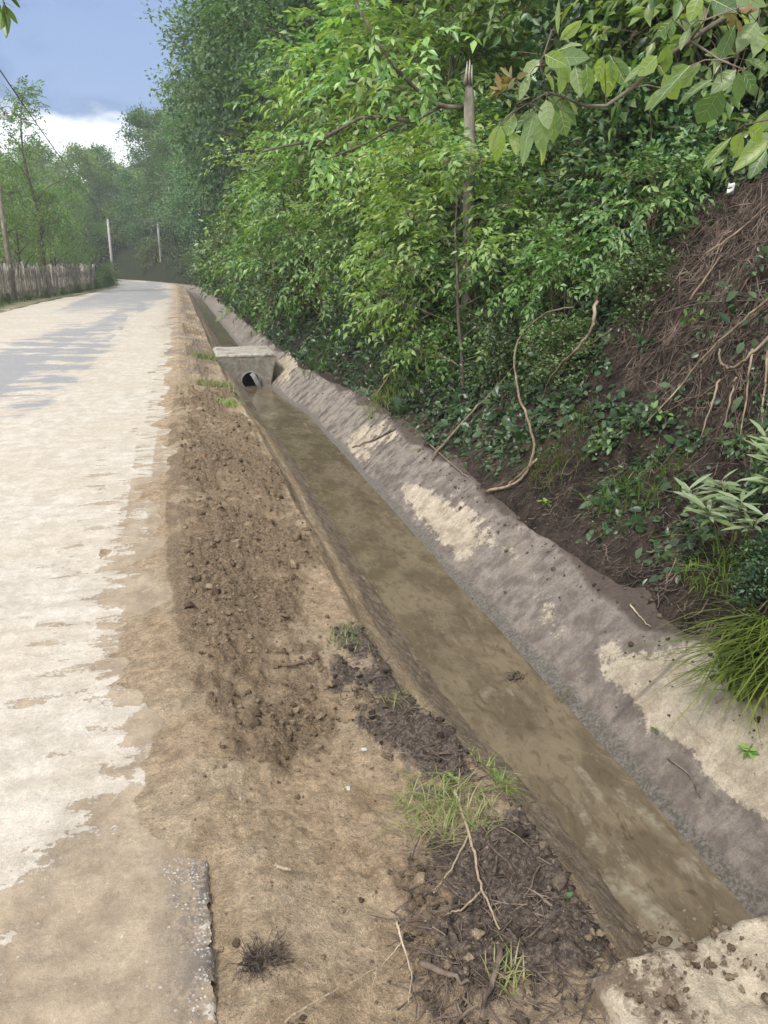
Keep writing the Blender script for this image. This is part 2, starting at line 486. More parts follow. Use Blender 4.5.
def m_lining():
    t = NT('ditch_lining'); p = t.pos()
    clean = t.attr('clean'); wet = t.attr('wet'); mud = t.attr('mud')
    fine = t.noise(p, 60, 6, .7); med = t.noise(p, 7, 6, .65); big = t.noise(p, 1.6, 4, .6)
    streak = t.noise(t.pos(.5, 5, .5), 3.2, 5, .65, .3)
    con = t.mix(t.step(med, .38, .62), (.38, .31, .225), (.56, .475, .36))
    con = t.mix(t.step(fine, .58, .72, 0, .6), con, (.27, .24, .20))
    con = t.mix(t.step(big, .5, .66, 0, .5), con, (.40, .345, .25))
    film = t.mix(t.step(med, .38, .62), (.165, .136, .113), (.29, .245, .205))
    film = t.mix(t.step(fine, .5, .75, 0, .5), film, (.125, .105, .088))
    film = t.mix(t.step(streak, .50, .66, 0, .28), film, (.105, .088, .078))
    sf = t.noise(t.pos(.5, 3.4, .5), 2.4, 4, .6, .2)
    film = t.mix(t.math('MULTIPLY', t.attr('streak'), t.step(t.math('ADD', sf, t.math('MULTIPLY', t.math('SUBTRACT', med, .5), .5)), .47, .62, 0, .8)), film, (.31, .275, .225))
    film = t.mix(t.math('MULTIPLY', t.attr('streak'), t.step(t.math('ADD', sf, t.math('MULTIPLY', t.math('SUBTRACT', med, .5), .5)), .44, .34, 0, .7)), film, (.075, .062, .052))
    film = t.mix(t.step(big, .55, .68, 0, .55), film, (.30, .25, .19))
    a = t.math('ADD', t.math('MULTIPLY', clean, .9), t.math('ADD', t.math('ADD', t.math('MULTIPLY', t.math('SUBTRACT', big, .5), 1.0), t.math('MULTIPLY', t.math('SUBTRACT', med, .5), 1.5)), t.math('MULTIPLY', t.math('SUBTRACT', fine, .5), .8)))
    c = t.mix(t.step(a, .38, .62), film, con)
    c = t.mix(t.step(t.math('ADD', wet, t.math('MULTIPLY', t.math('SUBTRACT', med, .5), .5)), .4, .8), c, t.mix(t.step(fine, .4, .6), (.125, .11, .092), (.205, .183, .155)))
    c = t.mix(t.step(t.math('ADD', mud, t.math('ADD', t.math('MULTIPLY', t.math('SUBTRACT', med, .5), 1.), t.math('MULTIPLY', t.math('SUBTRACT', fine, .5), .6))), .4, .75), c, (.10, .075, .06))
    sy = t.n('ShaderNodeSeparateXYZ'); t.link(p, sy.inputs[0])
    jf = t.math('ABSOLUTE', t.math('SUBTRACT', t.math('FRACT', t.math('ADD', t.math('DIVIDE', sy.outputs[1], 1.5), t.math('MULTIPLY', med, .02))), .5))
    c = t.mix(t.math('MULTIPLY', t.step(jf, .489, .494), t.step(big, .4, .58, .0, .5)), c, (.075, .064, .055))
    ck = t.voro(t.pos(1.1, .8, 1.1), 1.7, 'DISTANCE_TO_EDGE')
    c = t.mix(t.math('MULTIPLY', t.step(ck, .008, .002), t.step(big, .5, .62, 0, .35)), c, (.07, .06, .05))
    c, gv = t.grain(c, .24)
    h = t.math('ADD', t.math('MULTIPLY', gv, .4), t.math('MULTIPLY', med, .8))
    rg = t.step(wet, .3, 1., .85, .40)
    return t.out(t.pbr(c, rg, t.bump(h, .9, .02), .4))


def m_bank():
    t = NT('bank_soil'); p = t.pos()
    fine = t.noise(p, 45, 6, .7); med = t.noise(p, 6, 6, .65); big = t.noise(p, 1.1, 4)
    c = t.mix(t.step(med, .38, .62), (.042, .031, .024), (.125, .09, .068))
    c = t.mix(t.step(fine, .5, .72, 0, .7), c, (.19, .145, .115))
    c = t.mix(t.step(big, .45, .65, 0, .5), c, (.16, .12, .095))
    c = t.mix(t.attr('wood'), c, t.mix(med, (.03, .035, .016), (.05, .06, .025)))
    c, gv = t.grain(c, .5)
    h = t.math('ADD', t.math('MULTIPLY', gv, .6), med)
    return t.out(t.pbr(c, .95, t.bump(h, 1., .05), .2))


def m_water():
    t = NT('ditch_water'); p = t.pos()
    med = t.noise(t.pos(1, .5, 1), 3.2, 5, .6, .3); fine = t.noise(p, 30, 4, .6)
    silt = t.noise(t.pos(1, .35, 1), 5.5, 6, .62, .5)
    c = t.mix(t.step(med, .38, .62), (.115, .09, .06), (.18, .142, .096))
    rp = t.noise(t.pos(1, .45, 1), 16, 5, .7, .8)
    c = t.mix(t.step(rp, .52, .62, 0, .45), c, (.075, .055, .033))
    c = t.mix(t.step(rp, .46, .38, 0, .35), c, (.24, .18, .115))
    near = t.attr('shallow')
    a = t.step(t.math('ADD', silt, t.math('MULTIPLY', near, .14)), .62, .74)
    c = t.mix(t.math('MULTIPLY', a, t.step(fine, .35, .6, .25, .8)), c, t.mix(fine, (.20, .175, .115), (.34, .31, .24)))
    d = t.step(t.math('ADD', t.noise(t.pos(1, .4, 1), 9, 6, .7, .6), t.math('MULTIPLY', near, .05)), .60, .68)
    c = t.mix(t.math('MULTIPLY', d, .6), c, (.055, .045, .028))
    h = t.math('ADD', t.math('MULTIPLY', t.noise(t.pos(1, .7, 1), 24, 3, .5), .5), t.noise(t.pos(1, .6, 1), 8, 3, .5))
    b = t.n('ShaderNodeBsdfPrincipled'); t.set(b.inputs['Base Color'], c); b.inputs['Roughness'].default_value = .04
    b.inputs['IOR'].default_value = 1.33; b.inputs['Specular IOR Level'].default_value = .5
    t.link(t.bump(h, .22, .02), b.inputs['Normal'])
    return t.out(b.outputs[0])


def m_conc(name, a, b, mudcol=(.22, .16, .11), lo=.5, hi=.62):
    t = NT(name); p = t.pos()
    fine = t.noise(p, 60, 6, .7); med = t.noise(p, 8, 6, .65)
    c = t.mix(t.step(med, .38, .62), a, b)
    c = t.mix(t.step(fine, .58, .72, 0, .6), c, tuple(x * .6 for x in a))
    c = t.mix(t.step(t.math('ADD', t.noise(p, 3.5, 6, .7), t.math('MULTIPLY', t.math('SUBTRACT', fine, .5), .2)), lo, hi), c, mudcol)
    c, gv = t.grain(c, .25)
    h = t.math('ADD', t.math('MULTIPLY', gv, .5), med)
    return t.out(t.pbr(c, .88, t.bump(h, .8, .015), .3))


def m_flat(name, a, b, sc_=20, rough=.8, bump=.5):
    t = NT(name); p = t.pos(); n = t.noise(p, sc_, 5, .65)
    return t.out(t.pbr(t.mix(t.step(n, .3, .7), a, b), rough, t.bump(n, bump, .01)))


M['road'] = m_road(); M['verge'] = m_verge(); M['lining'] = m_lining(); M['bank'] = m_bank(); M['water'] = m_water()
M['slab'] = m_conc('slab_concrete', (.43, .355, .26), (.57, .48, .36), (.20, .15, .105), .5, .58)
M['culvert'] = m_conc('headwall_shaded_concrete', (.20, .185, .15), (.29, .265, .22), (.20, .165, .125), .5, .68)  # headwall darker than the deck: shade on the front put into its colour
M['pole'] = m_conc('pole_concrete', (.36, .35, .33), (.46, .45, .43), (.3, .29, .27), .55, .7)
M['pipe'] = m_flat('pipe_grey', (.16, .16, .16), (.28, .28, .27), 9)
M['black'] = m_flat('pipe_shade_black', (.012, .011, .01), (.02, .018, .016), 9)
M['ground'] = m_flat('meadow_soil', (.06, .075, .03), (.13, .125, .06), 3, .95)
M['leftverge'] = m_flat('dirt_and_grass', (.10, .12, .045), (.30, .25, .17), 1.6, .95)
M['brick'] = m_flat('brick_red', (.32, .09, .05), (.45, .16, .09), 40)
M['dead'] = m_flat('dead_plant', (.045, .036, .028), (.16, .125, .095), 30, .95)
M['cable'] = m_flat('cable_black', (.02, .02, .022), (.04, .04, .04), 30, .6)
M['porcelain'] = m_flat('insulator_brown', (.12, .05, .03), (.18, .08, .05), 30, .3)
def m_clod(name, cols):
    t = NT(name); g_ = t.n('ShaderNodeNewGeometry'); q = t.n('ShaderNodeValToRGB'); t.link(g_.outputs['Random Per Island'], q.inputs[0]); e = q.color_ramp.elements
    while len(e) < len(cols): e.new(.5)
    for i, c in enumerate(cols): e[i].position = i / (len(cols) - 1); e[i].color = c + (1,)
    c, gv = t.grain(q.outputs[0], .4, (40, 150))
    return t.out(t.pbr(c, .95, t.bump(gv, 1., .008), .2))


M['clod'] = m_clod('loose_soil', [(.14, .097, .062), (.20, .142, .09), (.27, .196, .127), (.36, .27, .178), (.43, .33, .22)]) if 1 else m_flat('loose_soil', (.14, .10, .065), (.30, .22, .145), 35, .95, 1.)
M['litter'] = m_flat('white_scrap', (.6, .6, .58), (.75, .75, .74), 12, .6)

# ------------------------------------------------------------------ ground sheets
def LV(Y): return 1.7 * np.clip((np.asarray(Y, float) - 38) / 22, 0, 1)


def rows(y0, y1, k, back=-4., nb=40):
    n = int(math.log(y1 / y0) / k)
    return np.concatenate((np.linspace(back, y0, nb)[:-1], y0 * np.exp(np.linspace(0, math.log(y1 / y0), n))))


def sheet(name, Sv, Yv, zf, mat, attrs=None, kind='structure', jit=None):
    s, Y = np.meshgrid(Sv, Yv)
    if jit is not None: s = s + jit(s, Y)
    X = s + xr(Y)
    z = zf(s, Y)
    mb = MB(); mb.add(np.stack((X, Y, z), -1), [grid(*s.shape)])
    o = mb.build(name, mat, attrs=attrs(s, X, Y, z) if attrs else None)
    o['kind'] = kind
    return o


# one sheet to the horizon, sunk under everything else
gS = np.array([-3000, -600, -150, -60, -25, -12, -8.2, -7.0, -6.4, -5.5, -.3, .2, .6, 1.2, 2., 2.6, 4.6, 9., 20., 45., 90., 300., 900., 3000.])
gZ = np.array([30., 10., 3., .5, .0, .0, .0, -.0, -.03, -.15, -.15, -.3, -1.2, -1.3, -1.3, -1.1, 1., 4., 9., 20., 36., 60., 70., 70.])
sheet('ground', gS, np.concatenate((np.linspace(-300, -6, 12), np.linspace(-4, 140, 90), np.geomspace(150, 4000, 24))), lambda s, Y: np.interp(s, gS, gZ) * (1 - .93 * S(150, 260, Y)), M['ground'])

PALE_TAN = [(182, 300), (165, 420), (156, 441), (151, 524), (125, 592), (128, 665), (172, 727), (156, 750), (151, 792), (99, 808), (94, 839), (42, 860), (-20, 925), (-20, 1200), (280, 1200), (225, 1000), (222, 830), (200, 600), (190, 450), (186, 330)]
TREAD = [(60, 470), (160, 450), (160, 720), (170, 760), (40, 770), (20, 700), (30, 600)]
GREY = [(-40, 352), (43, 337), (105, 313), (141, 284), (160, 277), (172, 288), (168, 298), (137, 313), (117, 329), (98, 352), (66, 372), (39, 395), (-5, 415), (-80, 440)]
CHIP = [(160, 860), (195, 850), (215, 820), (224, 850), (228, 1000), (232, 1150), (175, 1150), (190, 960)]


def road_attrs(s, X, Y, z):
    tan = stain(X, Y, PALE_TAN, 0, .08, .15, 11, 3)
    far = S(12, 25, Y) * S(-.9, -.3, s + .25 * fbm(X, Y * .4, 12)) * .5
    grey = stain(X, Y, GREY, 0, .35, .3, 13, 1.2)
    grey = np.maximum(grey, S(20, 40, Y) * S(-5.2, -4.4, s) * S(-.8, -2., s) * .75)
    grey = np.maximum(grey, .6 * S(-.9, -1.5, s + .3 * fbm(X * 1.5, Y * 1.5, 19)) * S(5, 3, Y))
    bars = S(12.5, 14, Y) * S(25, 20, Y)
    ph = Y + .35 * s + .2 * fbm(X * 1.2, Y * .6, 14)
    grey = grey * (1 - .35 * bars * (np.sin(ph * 4.6) > .55) * S(-5, -4.5, s) * S(-.5, -1, s))
    return dict(tan=np.maximum(tan, far), grey=grey, edge=S(-.17, -.02, s + .04 * fbm(Y * 5, s * 5, 24, 4)) * S(2.5, 2.1, Y), chip=stain(X, Y, CHIP, 0, .03, .02, 15), tread=stain(X, Y, TREAD, 0, .15, .16, 16))


def road_z(s, Y):
    X = s + xr(Y)
    edge = S(-.015, .012, s)
    z = .006 * fbm(X * 1.3, Y * 1.3, 17, 3) + .004 * fbm(X * 11, Y * 11, 18, 4) * S(25, 8, Y)
    bars = .006 * vn(X * 3, Y * 19, 20) * S(-1.2, -.9, s) * S(-.25, -.4, s) * S(8, 5, Y)
    return z + bars - .14 * edge


sheet('road', np.concatenate((np.linspace(-6.5, -1.7, 70)[:-1], np.linspace(-1.7, -.02, 125), [-.008, 0.002, .012])), rows(.6, 170, .0075), road_z, M['road'], road_attrs,
      jit=lambda s, Y: S(-.3, -.02, s) * (.05 * fbm(Y * 2.3, Y * 0 + 7, 22, 6, .65) + .022 * fbm(Y * 17, s * 17, 23, 4, .6) - .01))


_vm = {}


def vz(s, Y):
    m = verge_masks(s + xr(Y), Y); _vm['m'] = m
    z = z_verge(s, Y, True, m)
    # patches where the left concrete lining shows through
    bare = S(.0, .35, fbm(Y * .9, s * 1.2, 71, 3) + .35 * S(7, 9, Y) - .25) * S(6.5, 8, Y) * S(rimL(Y) - .03, rimL(Y) + .04, s)
    _vm['bare'] = bare
    return z - .05 * bare


def vattrs(s, X, Y, z):
    d, m = _vm['m']
    return dict(dark=d, mulch=m, shore=S(rimL(Y) - .02, sWL(Y) - .1, s), far=S(10, 16, Y))


sheet('verge', np.concatenate((np.linspace(-.55, -.1, 30)[:-1], np.linspace(-.1, 1.75, 185))), rows(.6, 170, .0056), vz, M['verge'], vattrs)


def plane_lin(px, py, z):
    d = ray(px, py)  # right face of the lining: z = -.70 + (X - 1.85) * .98
    t = (-.70 - .87 * 1.77 - H) / (d[2] - .87 * d[0])
    return EYE + d * t


CLEAN = [[(408, 490), (437, 474), (470, 492), (495, 515), (498, 535), (472, 562), (440, 548), (408, 505)], [(505, 548), (520, 538), (518, 562), (505, 565)],
         [(612, 668), (640, 640), (662, 655), (700, 645), (720, 690), (790, 700), (830, 830), (768, 835), (730, 800), (700, 760), (670, 745), (640, 735), (645, 710), (615, 690)],
         [(268, 380), (290, 366), (302, 376), (280, 398)], [(345, 445), (385, 420), (400, 450), (360, 470)], [(530, 560), (565, 585), (580, 640), (548, 615)], [(600, 610), (640, 625), (610, 665), (590, 650)]]


def lin_attrs(s, X, Y, z):
    c = 0
    for k, P in enumerate(CLEAN):
        c = np.maximum(c, stain(X, Y, P, 0, .09, .05, 81 + k, 5, plane=plane_lin) * (1, .8, 1, 1., .7, .55, .5)[k])
    left = S(1.2, 1.1, s) * S(4, 6, Y)
    c = np.maximum(c, left * .8)
    wet = S(-.50 + .05 * fbm(X * 3, Y * 3, 88, 4), -.62, z) * S(1.5, 1.6, s)
    mud = S(.50, .66, s - sR(Y) + .07 * fbm(Y * 1.6, Y * 0, 89, 4)) * (1 - c * .9)
    return dict(clean=c, wet=wet, mud=mud, streak=S(6.5, 8.5, Y) * S(1.6, 1.8, s))


def lin_z(s, Y):
    X = s + xr(Y)
    joint = np.abs(((Y + .3) / 1.25) % 1 - .5) > .492
    return z_lining(s, Y) + .006 * fbm(X * 5, Y * 5, 90, 4) + .010 * fbm(X * 1.2, Y * 1.2, 93, 2) - .01 * joint * (s > 1.7) * (Y < 30)


sheet('ditch', np.concatenate((np.linspace(.7, 1.8, 40)[:-1], np.linspace(1.8, 2.52, 72))), rows(.6, 140, .008), lin_z, M['lining'], lin_attrs)
sheet('water', np.linspace(1.02, 2.05, 24), rows(.6, 140, .03), lambda s, Y: WATER + 0 * s, M['water'],
      lambda s, X, Y, z: dict(shallow=.55 * S(3.4, 2.4, Y) + .5 * S(9, 12, Y)))
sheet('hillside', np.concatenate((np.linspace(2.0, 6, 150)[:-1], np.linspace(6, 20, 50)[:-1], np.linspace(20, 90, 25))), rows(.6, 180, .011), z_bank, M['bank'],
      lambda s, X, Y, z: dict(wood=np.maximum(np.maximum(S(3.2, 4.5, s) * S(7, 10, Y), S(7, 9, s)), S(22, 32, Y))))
sheet('left_verge', np.concatenate((np.linspace(-14, -8, 12)[:-1], np.linspace(-8, -6.3, 24))), rows(3, 170, .02), lambda s, Y: .02 + .03 * fbm(s * 1.5, Y * .8, 95, 3) + .05 * S(-6.4, -7, s), M['leftverge'], jit=lambda s, Y: LV(Y) + .12 * fbm(Y * .6, Y * 0, 96, 3))

# ------------------------------------------------------------------ foliage
def unit(v): return v / (np.linalg.norm(v, axis=-1, keepdims=True) + 1e-9)


def leaves(mb, B, D, N, L, W, hi=0, curl=.15):
    n = len(B); D = unit(D); Sd = unit(np.cross(D, N)); N = np.cross(Sd, D)
    L = np.broadcast_to(L, (n,))[:, None]; W = np.broadcast_to(W, (n,))[:, None]
    if hi == 0:
        V = np.stack((B, B + D * L * .45 + Sd * W * .5 + N * W * .14, B + D * L - N * L * curl, B + D * L * .45 - Sd * W * .5 + N * W * .14), 1)
        k = np.arange(n)[:, None] * 4
        mb.add(V.reshape(-1, 3), [np.concatenate((k + np.array([0, 1, 2]), k + np.array([0, 2, 3])))])
    else:
        def pt(t, w, up): return B + D * L * t + Sd * W * w + N * (W * up - L * curl * t * t)
        V = np.stack((B, pt(.22, .36, .09), pt(.22, 0, 0), pt(.22, -.36, .09), pt(.5, .5, .12), pt(.5, 0, 0), pt(.5, -.5, .12),
                      pt(.8, .3, .07), pt(.8, 0, 0), pt(.8, -.3, .07), pt(1, 0, 0)), 1)
        k = np.arange(n)[:, None] * 11
        tri = [(0, 1, 2), (0, 2, 3), (7, 10, 8), (8, 10, 9)]
        qd = [(1, 4, 5, 2), (2, 5, 6, 3), (4, 7, 8, 5), (5, 8, 9, 6)]
        mb.add(V.reshape(-1, 3), [np.concatenate([k + np.array(a) for a in tri]), np.concatenate([k + np.array(a) for a in qd])])


def pinnate(mb, rng, B, D, N, Rl, K, L, W, hi=0, stems=None):
    n = len(B); D = unit(D); Sd = unit(np.cross(D, N)); N = np.cross(Sd, D)
    Rl = np.broadcast_to(Rl, (n,))[:, None]
    for k in range(K):
        t = .25 + .75 * k / (K - 1)
        P = B + D * Rl * t - np.array((0, 0, 1.)) * Rl * .22 * t * t
        for sgn in ((-1, 1) if k < K - 1 else (0,)):
            d = D * .62 + Sd * sgn * .9 + rng.normal(0, .18, (n, 3)) - np.array((0, 0, .28))
            nn = N + rng.normal(0, .28, (n, 3))
            sc_ = rng.uniform(.75, 1.15, n) * (.75 + .35 * t)
            leaves(mb, P, d, nn, L * sc_, W * sc_, hi, .2)
    if stems is not None:
        for i in range(n):
            q = np.linspace(0, 1, 4)[:, None]
            stems.tube(B[i] + D[i] * Rl[i] * q - np.array((0, 0, 1.)) * Rl[i] * .22 * q * q, [.003, .0025, .002, .0015], 3, False)


def bend(p0, p1, n, rng, amp, sag=0.):
    t = np.linspace(0, 1, n)[:, None]
    P = p0 + (p1 - p0) * t
    off = rng.normal(0, amp, (n, 3)); off[0] = 0; off[-1] *= .3
    off = np.cumsum(off, 0) * .5 * np.sin(t * math.pi) ** .5
    P = P + off
    P[:, 2] += sag * np.sin(t[:, 0] * math.pi)
    return P


def gen_tree(seed, H_, r0, crown_lo, rad, nl, nsub, spray, kind, L, W, clump=.5, lean=(0, 0), up=.35, stems=1, K=5, hi=0, prof=None, twigs=.5, droop=.3, flat=.75):
    """trunk + limbs + twigs, and the leaves at the twig ends"""
    rng = np.random.default_rng(seed); w = MB(); lf = MB()
    C = []; CD = []
    for st in range(stems):
        a0 = rng.uniform(0, 6.28)
        base = np.array((rng.normal(0, .06) * (stems > 1), rng.normal(0, .06) * (stems > 1), -.35))
        sp_ = np.array((math.cos(a0), math.sin(a0), 0)) * rad * .35 * (stems > 1)
        top = np.array((lean[0], lean[1], H_ * (.95 if stems == 1 else rng.uniform(.6, .95)))) + sp_
        tp = bend(base, top, 9, rng, H_ * .018)
        rr = r0 * np.linspace(1, .12, 9); rr[0] *= 1.25
        w.tube(tp, rr, 9 if hi == 0 else 8)
        for i in range(nl):
            f = (i + rng.uniform(.1, .9)) / nl
            t = crown_lo + (1 - crown_lo) * f
            k = min(int(t * 8), 7); u = t * 8 - k
            p0 = tp[k] * (1 - u) + tp[k + 1] * u
            az = i * 2.399 + st * 2 + rng.normal(0, .4)
            pr = prof(f) if prof else (math.sin(math.pi * min(1, .18 + f * .82)) ** .7)
            ln = rad * pr * rng.uniform(.65, 1.15) + .08 * rad
            el = up + .6 * f * rng.uniform(.5, 1.2)
            d = np.array((math.cos(az) * math.cos(el), math.sin(az) * math.cos(el), math.sin(el)))
            p1 = p0 + d * ln
            lp = bend(p0, p1, 6, rng, ln * .05, ln * .06)
            r1 = r0 * (1 - t * .85) * .5
            w.tube(lp, r1 * np.linspace(1, .2, 6), 5)
            C.append(p1); CD.append(d)
            for j in range(nsub):
                g = rng.uniform(.35, 1.)
                q0 = lp[min(int(g * 5), 4)]
                d2 = unit(d + rng.normal(0, .65, 3) + np.array((0, 0, .15)))
                q1 = q0 + d2 * ln * rng.uniform(.25, .5)
                w.tube(bend(q0, q1, 4, rng, ln * .03), r1 * .35 * np.linspace(1, .3, 4), 4, False)
                C.append(q1); CD.append(d2)
    C = np.array(C); CD = np.array(CD); nC = len(C)
    idx = np.repeat(np.arange(nC), spray); n = len(idx)
    off = rng.normal(0, 1, (n, 3)); off = unit(off) * rng.uniform(.15, 1, (n, 1)) ** .5 * clump * np.array((1, 1, flat))
    P = C[idx] + off * rng.uniform(.6, 1.3, nC)[idx][:, None]
    cen = np.array((lean[0] * .5, lean[1] * .5, H_ * (crown_lo + .95) * .5))
    outw = unit(P - cen)
    D = unit(outw * .6 + CD[idx] * .3 + unit(off) * .4 + rng.normal(0, .45, (n, 3)) - np.array((0, 0, droop)))
    N = unit(np.array((0, 0, 1.)) * 1. + outw * .5 + rng.normal(0, .38, (n, 3)))
    if twigs:
        for i in np.where(rng.random(n) < twigs)[0]:
            w.tube(np.stack((C[idx[i]], (C[idx[i]] + P[i]) / 2 + rng.normal(0, .02, 3) * clump, P[i])), [.006 * H_ ** .5 * .8, .004, .003], 3, False)
    if kind == 'pinnate':
        pinnate(lf, rng, P, D, N, L * 2.6 * rng.uniform(.7, 1.25, n), K, L, W, hi)
    else:
        for k in range(K):
            pj = P + rng.normal(0, L * 1.1, (n, 3)) * (k > 0)
            dj = D + rng.normal(0, .6, (n, 3)); nj = N + rng.normal(0, .4, (n, 3))
            sc_ = rng.uniform(.65, 1.25, n)
            leaves(lf, pj, dj, nj, L * sc_, W * sc_, hi)
    return w, lf


def tree(name, label, cat, group, seed, mat, bark, **kw):
    r = empty(name); tag(r, label, cat, group)
    w, lf = gen_tree(seed, **kw)
    w.build('trunk' if kw.get('stems', 1) == 1 else 'stems', bark, r)
    lf.build('crown', mat, r)
    return r


PROT = {}


def proto(key, *a, **kw):
    PROT[key] = [tree(*a, **kw), 0]


def put(key, X, Y, sc_=1., rz=None, label=None, group=None, name=None, cat=None, z=None, mat=None):
    p = PROT[key]
    z = float(Z(X, Y)) - .05 if z is None else z
    rz = (X * 7.3 + Y * 3.1) % 6.28 if rz is None else rz
    if p[1] == 0:
        o = p[0]; o.location = (X, Y, z); o.rotation_euler = (0, 0, rz); o.scale = sc_ if hasattr(sc_, '__len__') else (sc_,) * 3
    else: o = dup(p[0], (X, Y, z), rz, sc_)
    p[1] += 1
    if label: o['label'] = label
    if group: o['group'] = group
    elif 'group' in o.keys() and group == '': del o['group']
    if name: o.name = name
    if cat: o['category'] = cat
    if mat:
        for c in o.children:
            if c.name.startswith('crown'):
                c.data = c.data.copy() if False else c.data
                c.material_slots[0].link = 'OBJECT'; c.material_slots[0].material = mat
    return o


FORL = 'tall dark green forest tree on the hillside rising behind the ditch bank'
FORG = 'forest trees on the hillside'
for k in range(3):
    proto('forest%d' % k, 'forest_tree', FORL, 'tree', FORG, 200 + k, M['leaf_forest'], M['bark'], H_=15 + k, r0=.2, crown_lo=.12, rad=3.6 + .3 * k, nl=26, nsub=4, spray=30, kind='oval', L=.23, W=.15, clump=1.05, K=4, twigs=.12, up=.25, droop=.25)
for k in range(2):
    proto('wood%d' % k, 'woodland_tree', 'mid green woodland tree at the far bend of the road', 'tree', 'trees at the road bend', 220 + k, M['leaf_wood'], M['bark'], H_=12., r0=.16, crown_lo=.1, rad=3.4, nl=20, nsub=3, spray=28, kind='oval', L=.22, W=.15, clump=1.0, K=4, twigs=.1, up=.25)
for k in range(3):
    proto('walnut%d' % k, 'walnut_sapling', '', 'tree', None, 240 + k, M['leaf_bright'], M['bark'], H_=5.5 + .5 * k, r0=.06, crown_lo=.12, rad=1.9, nl=13, nsub=3, spray=6, kind='pinnate', L=.23, W=.10, clump=.55, K=4, twigs=.7, up=.3, droop=.4, flat=.55)
for k in range(3):
    proto('shrub%d' % k, 'shrub', '', 'shrub', None, 260 + k, M['leaf_mid'], M['twig'], H_=2.2, r0=.03, crown_lo=.08, rad=.95, nl=8, nsub=3, spray=6, kind='oval', L=.115, W=.064, clump=.30, K=4, twigs=.35, stems=4, up=.45, droop=.15)
for k in range(2):
    proto('elder%d' % k, 'shrub', '', 'shrub', None, 270 + k, M['leaf_bright'], M['twig'], H_=2.4, r0=.03, crown_lo=.1, rad=1.1, nl=8, nsub=2, spray=4, kind='pinnate', L=.17, W=.08, clump=.42, K=4, twigs=.5, stems=3, up=.5, droop=.3)
proto('slim0', 'roadside_tree', '', 'tree', None, 281, M['leaf_wood'], M['bark'], H_=10.5, r0=.13, crown_lo=.3, rad=1.9, nl=12, nsub=3, spray=9, kind='pinnate', L=.2, W=.085, clump=.6, K=4, twigs=.5, up=.5, droop=.4)
proto('orchard0', 'orchard_tree', '', 'tree', None, 291, M['leaf_wood'], M['bark'], H_=6., r0=.13, crown_lo=.15, rad=2.6, nl=15, nsub=3, spray=26, kind='oval', L=.15, W=.085, clump=.7, K=4, twigs=.2, up=.4)

rng = np.random.default_rng(5)
# forest wall on the hill, right of the road
FT = []
for Y, s in [(16, 8.5), (19, 6.6), (22, 9.2), (25, 6.2), (29, 8.6), (31, 5.2), (36, 7.5), (38, 4.6), (43, 6.8), (46, 4.2), (52, 5.8), (56, 4.2), (62, 5.5), (67, 4.4), (74, 5.2), (80, 4.4), (88, 5.), (95, 4.5), (104, 5.),
             (14, 13), (20, 13.5), (27, 13), (34, 12.5), (42, 12), (50, 11), (60, 10.5), (70, 10), (11, 10), (9.5, 14), (24, 19), (35, 19), (48, 18), (64, 17), (12.5, 18), (7, 10.5), (8, 18)]:
    FT.append((s + .9 * (34 < Y < 72) * (s < 8), Y))
for i, (s, Y) in enumerate(FT):
    X = float(s + xr(Y)); q = .85 + .3 * rng.random()
    if s < 7 and Y < 35: q *= .72
    put('forest%d' % (i % 3), X, Y, (q, q, q * (.9 + .2 * rng.random())))
# trees closing the road at the bend
WT = [(-3, 124), (1.5, 118), (-8, 128), (-13, 132), (-18, 126), (-23, 134), (-11, 118), (-29, 124), (-16, 112), (-24, 112), (-34, 118), (-4, 135), (-20, 145), (-30, 142), (-40, 130)]
for i, (X, Y) in enumerate(WT):
    put('wood%d' % (i % 2), X, Y, 1.1 + .35 * rng.random(), z=-.1)
put('forest1', -9.5, 124, 1.08, label='dark rounded treetop standing above the trees at the road bend', group='', z=0)

# left side: orchard behind the fence, a slim tree by the near pole
OL = [(-9.6, 44, .85, 'bushy green tree right behind the near end of the picket fence'), (-9.0, 52, .85, 'green tree behind the middle of the picket fence'), (-8.2, 60, .9, 'green tree behind the far end of the picket fence'),
      (-12.5, 50, 1.05, 'larger orchard tree behind the first row along the fence, on the left'), (-9.6, 70, 1.0, 'broad green tree just past the end of the fence'), (-12.5, 66, 1.2, 'tall orchard tree set back behind the far end of the fence'),
      (-10.3, 92, 1.2, 'green tree behind the far concrete pole beside the road'), (-14, 86, 1.5, 'tall green tree left of the far concrete pole'), (-16, 58, 1.2, 'orchard tree farthest from the road behind the fence'), (-14, 42, .9, 'low orchard tree at the left edge behind the fence'), (-11.5, 37, .7, 'small green tree by the near pole at the left edge')]
for X, Y, q, l in OL:
    put('orchard0', X, Y, (q, q, q * 1.15), label=l, z=0)
put('slim0', -7.6, 52, 1.1, label='tall slim tree with a sparse crown against the clouds above the fence', z=0)

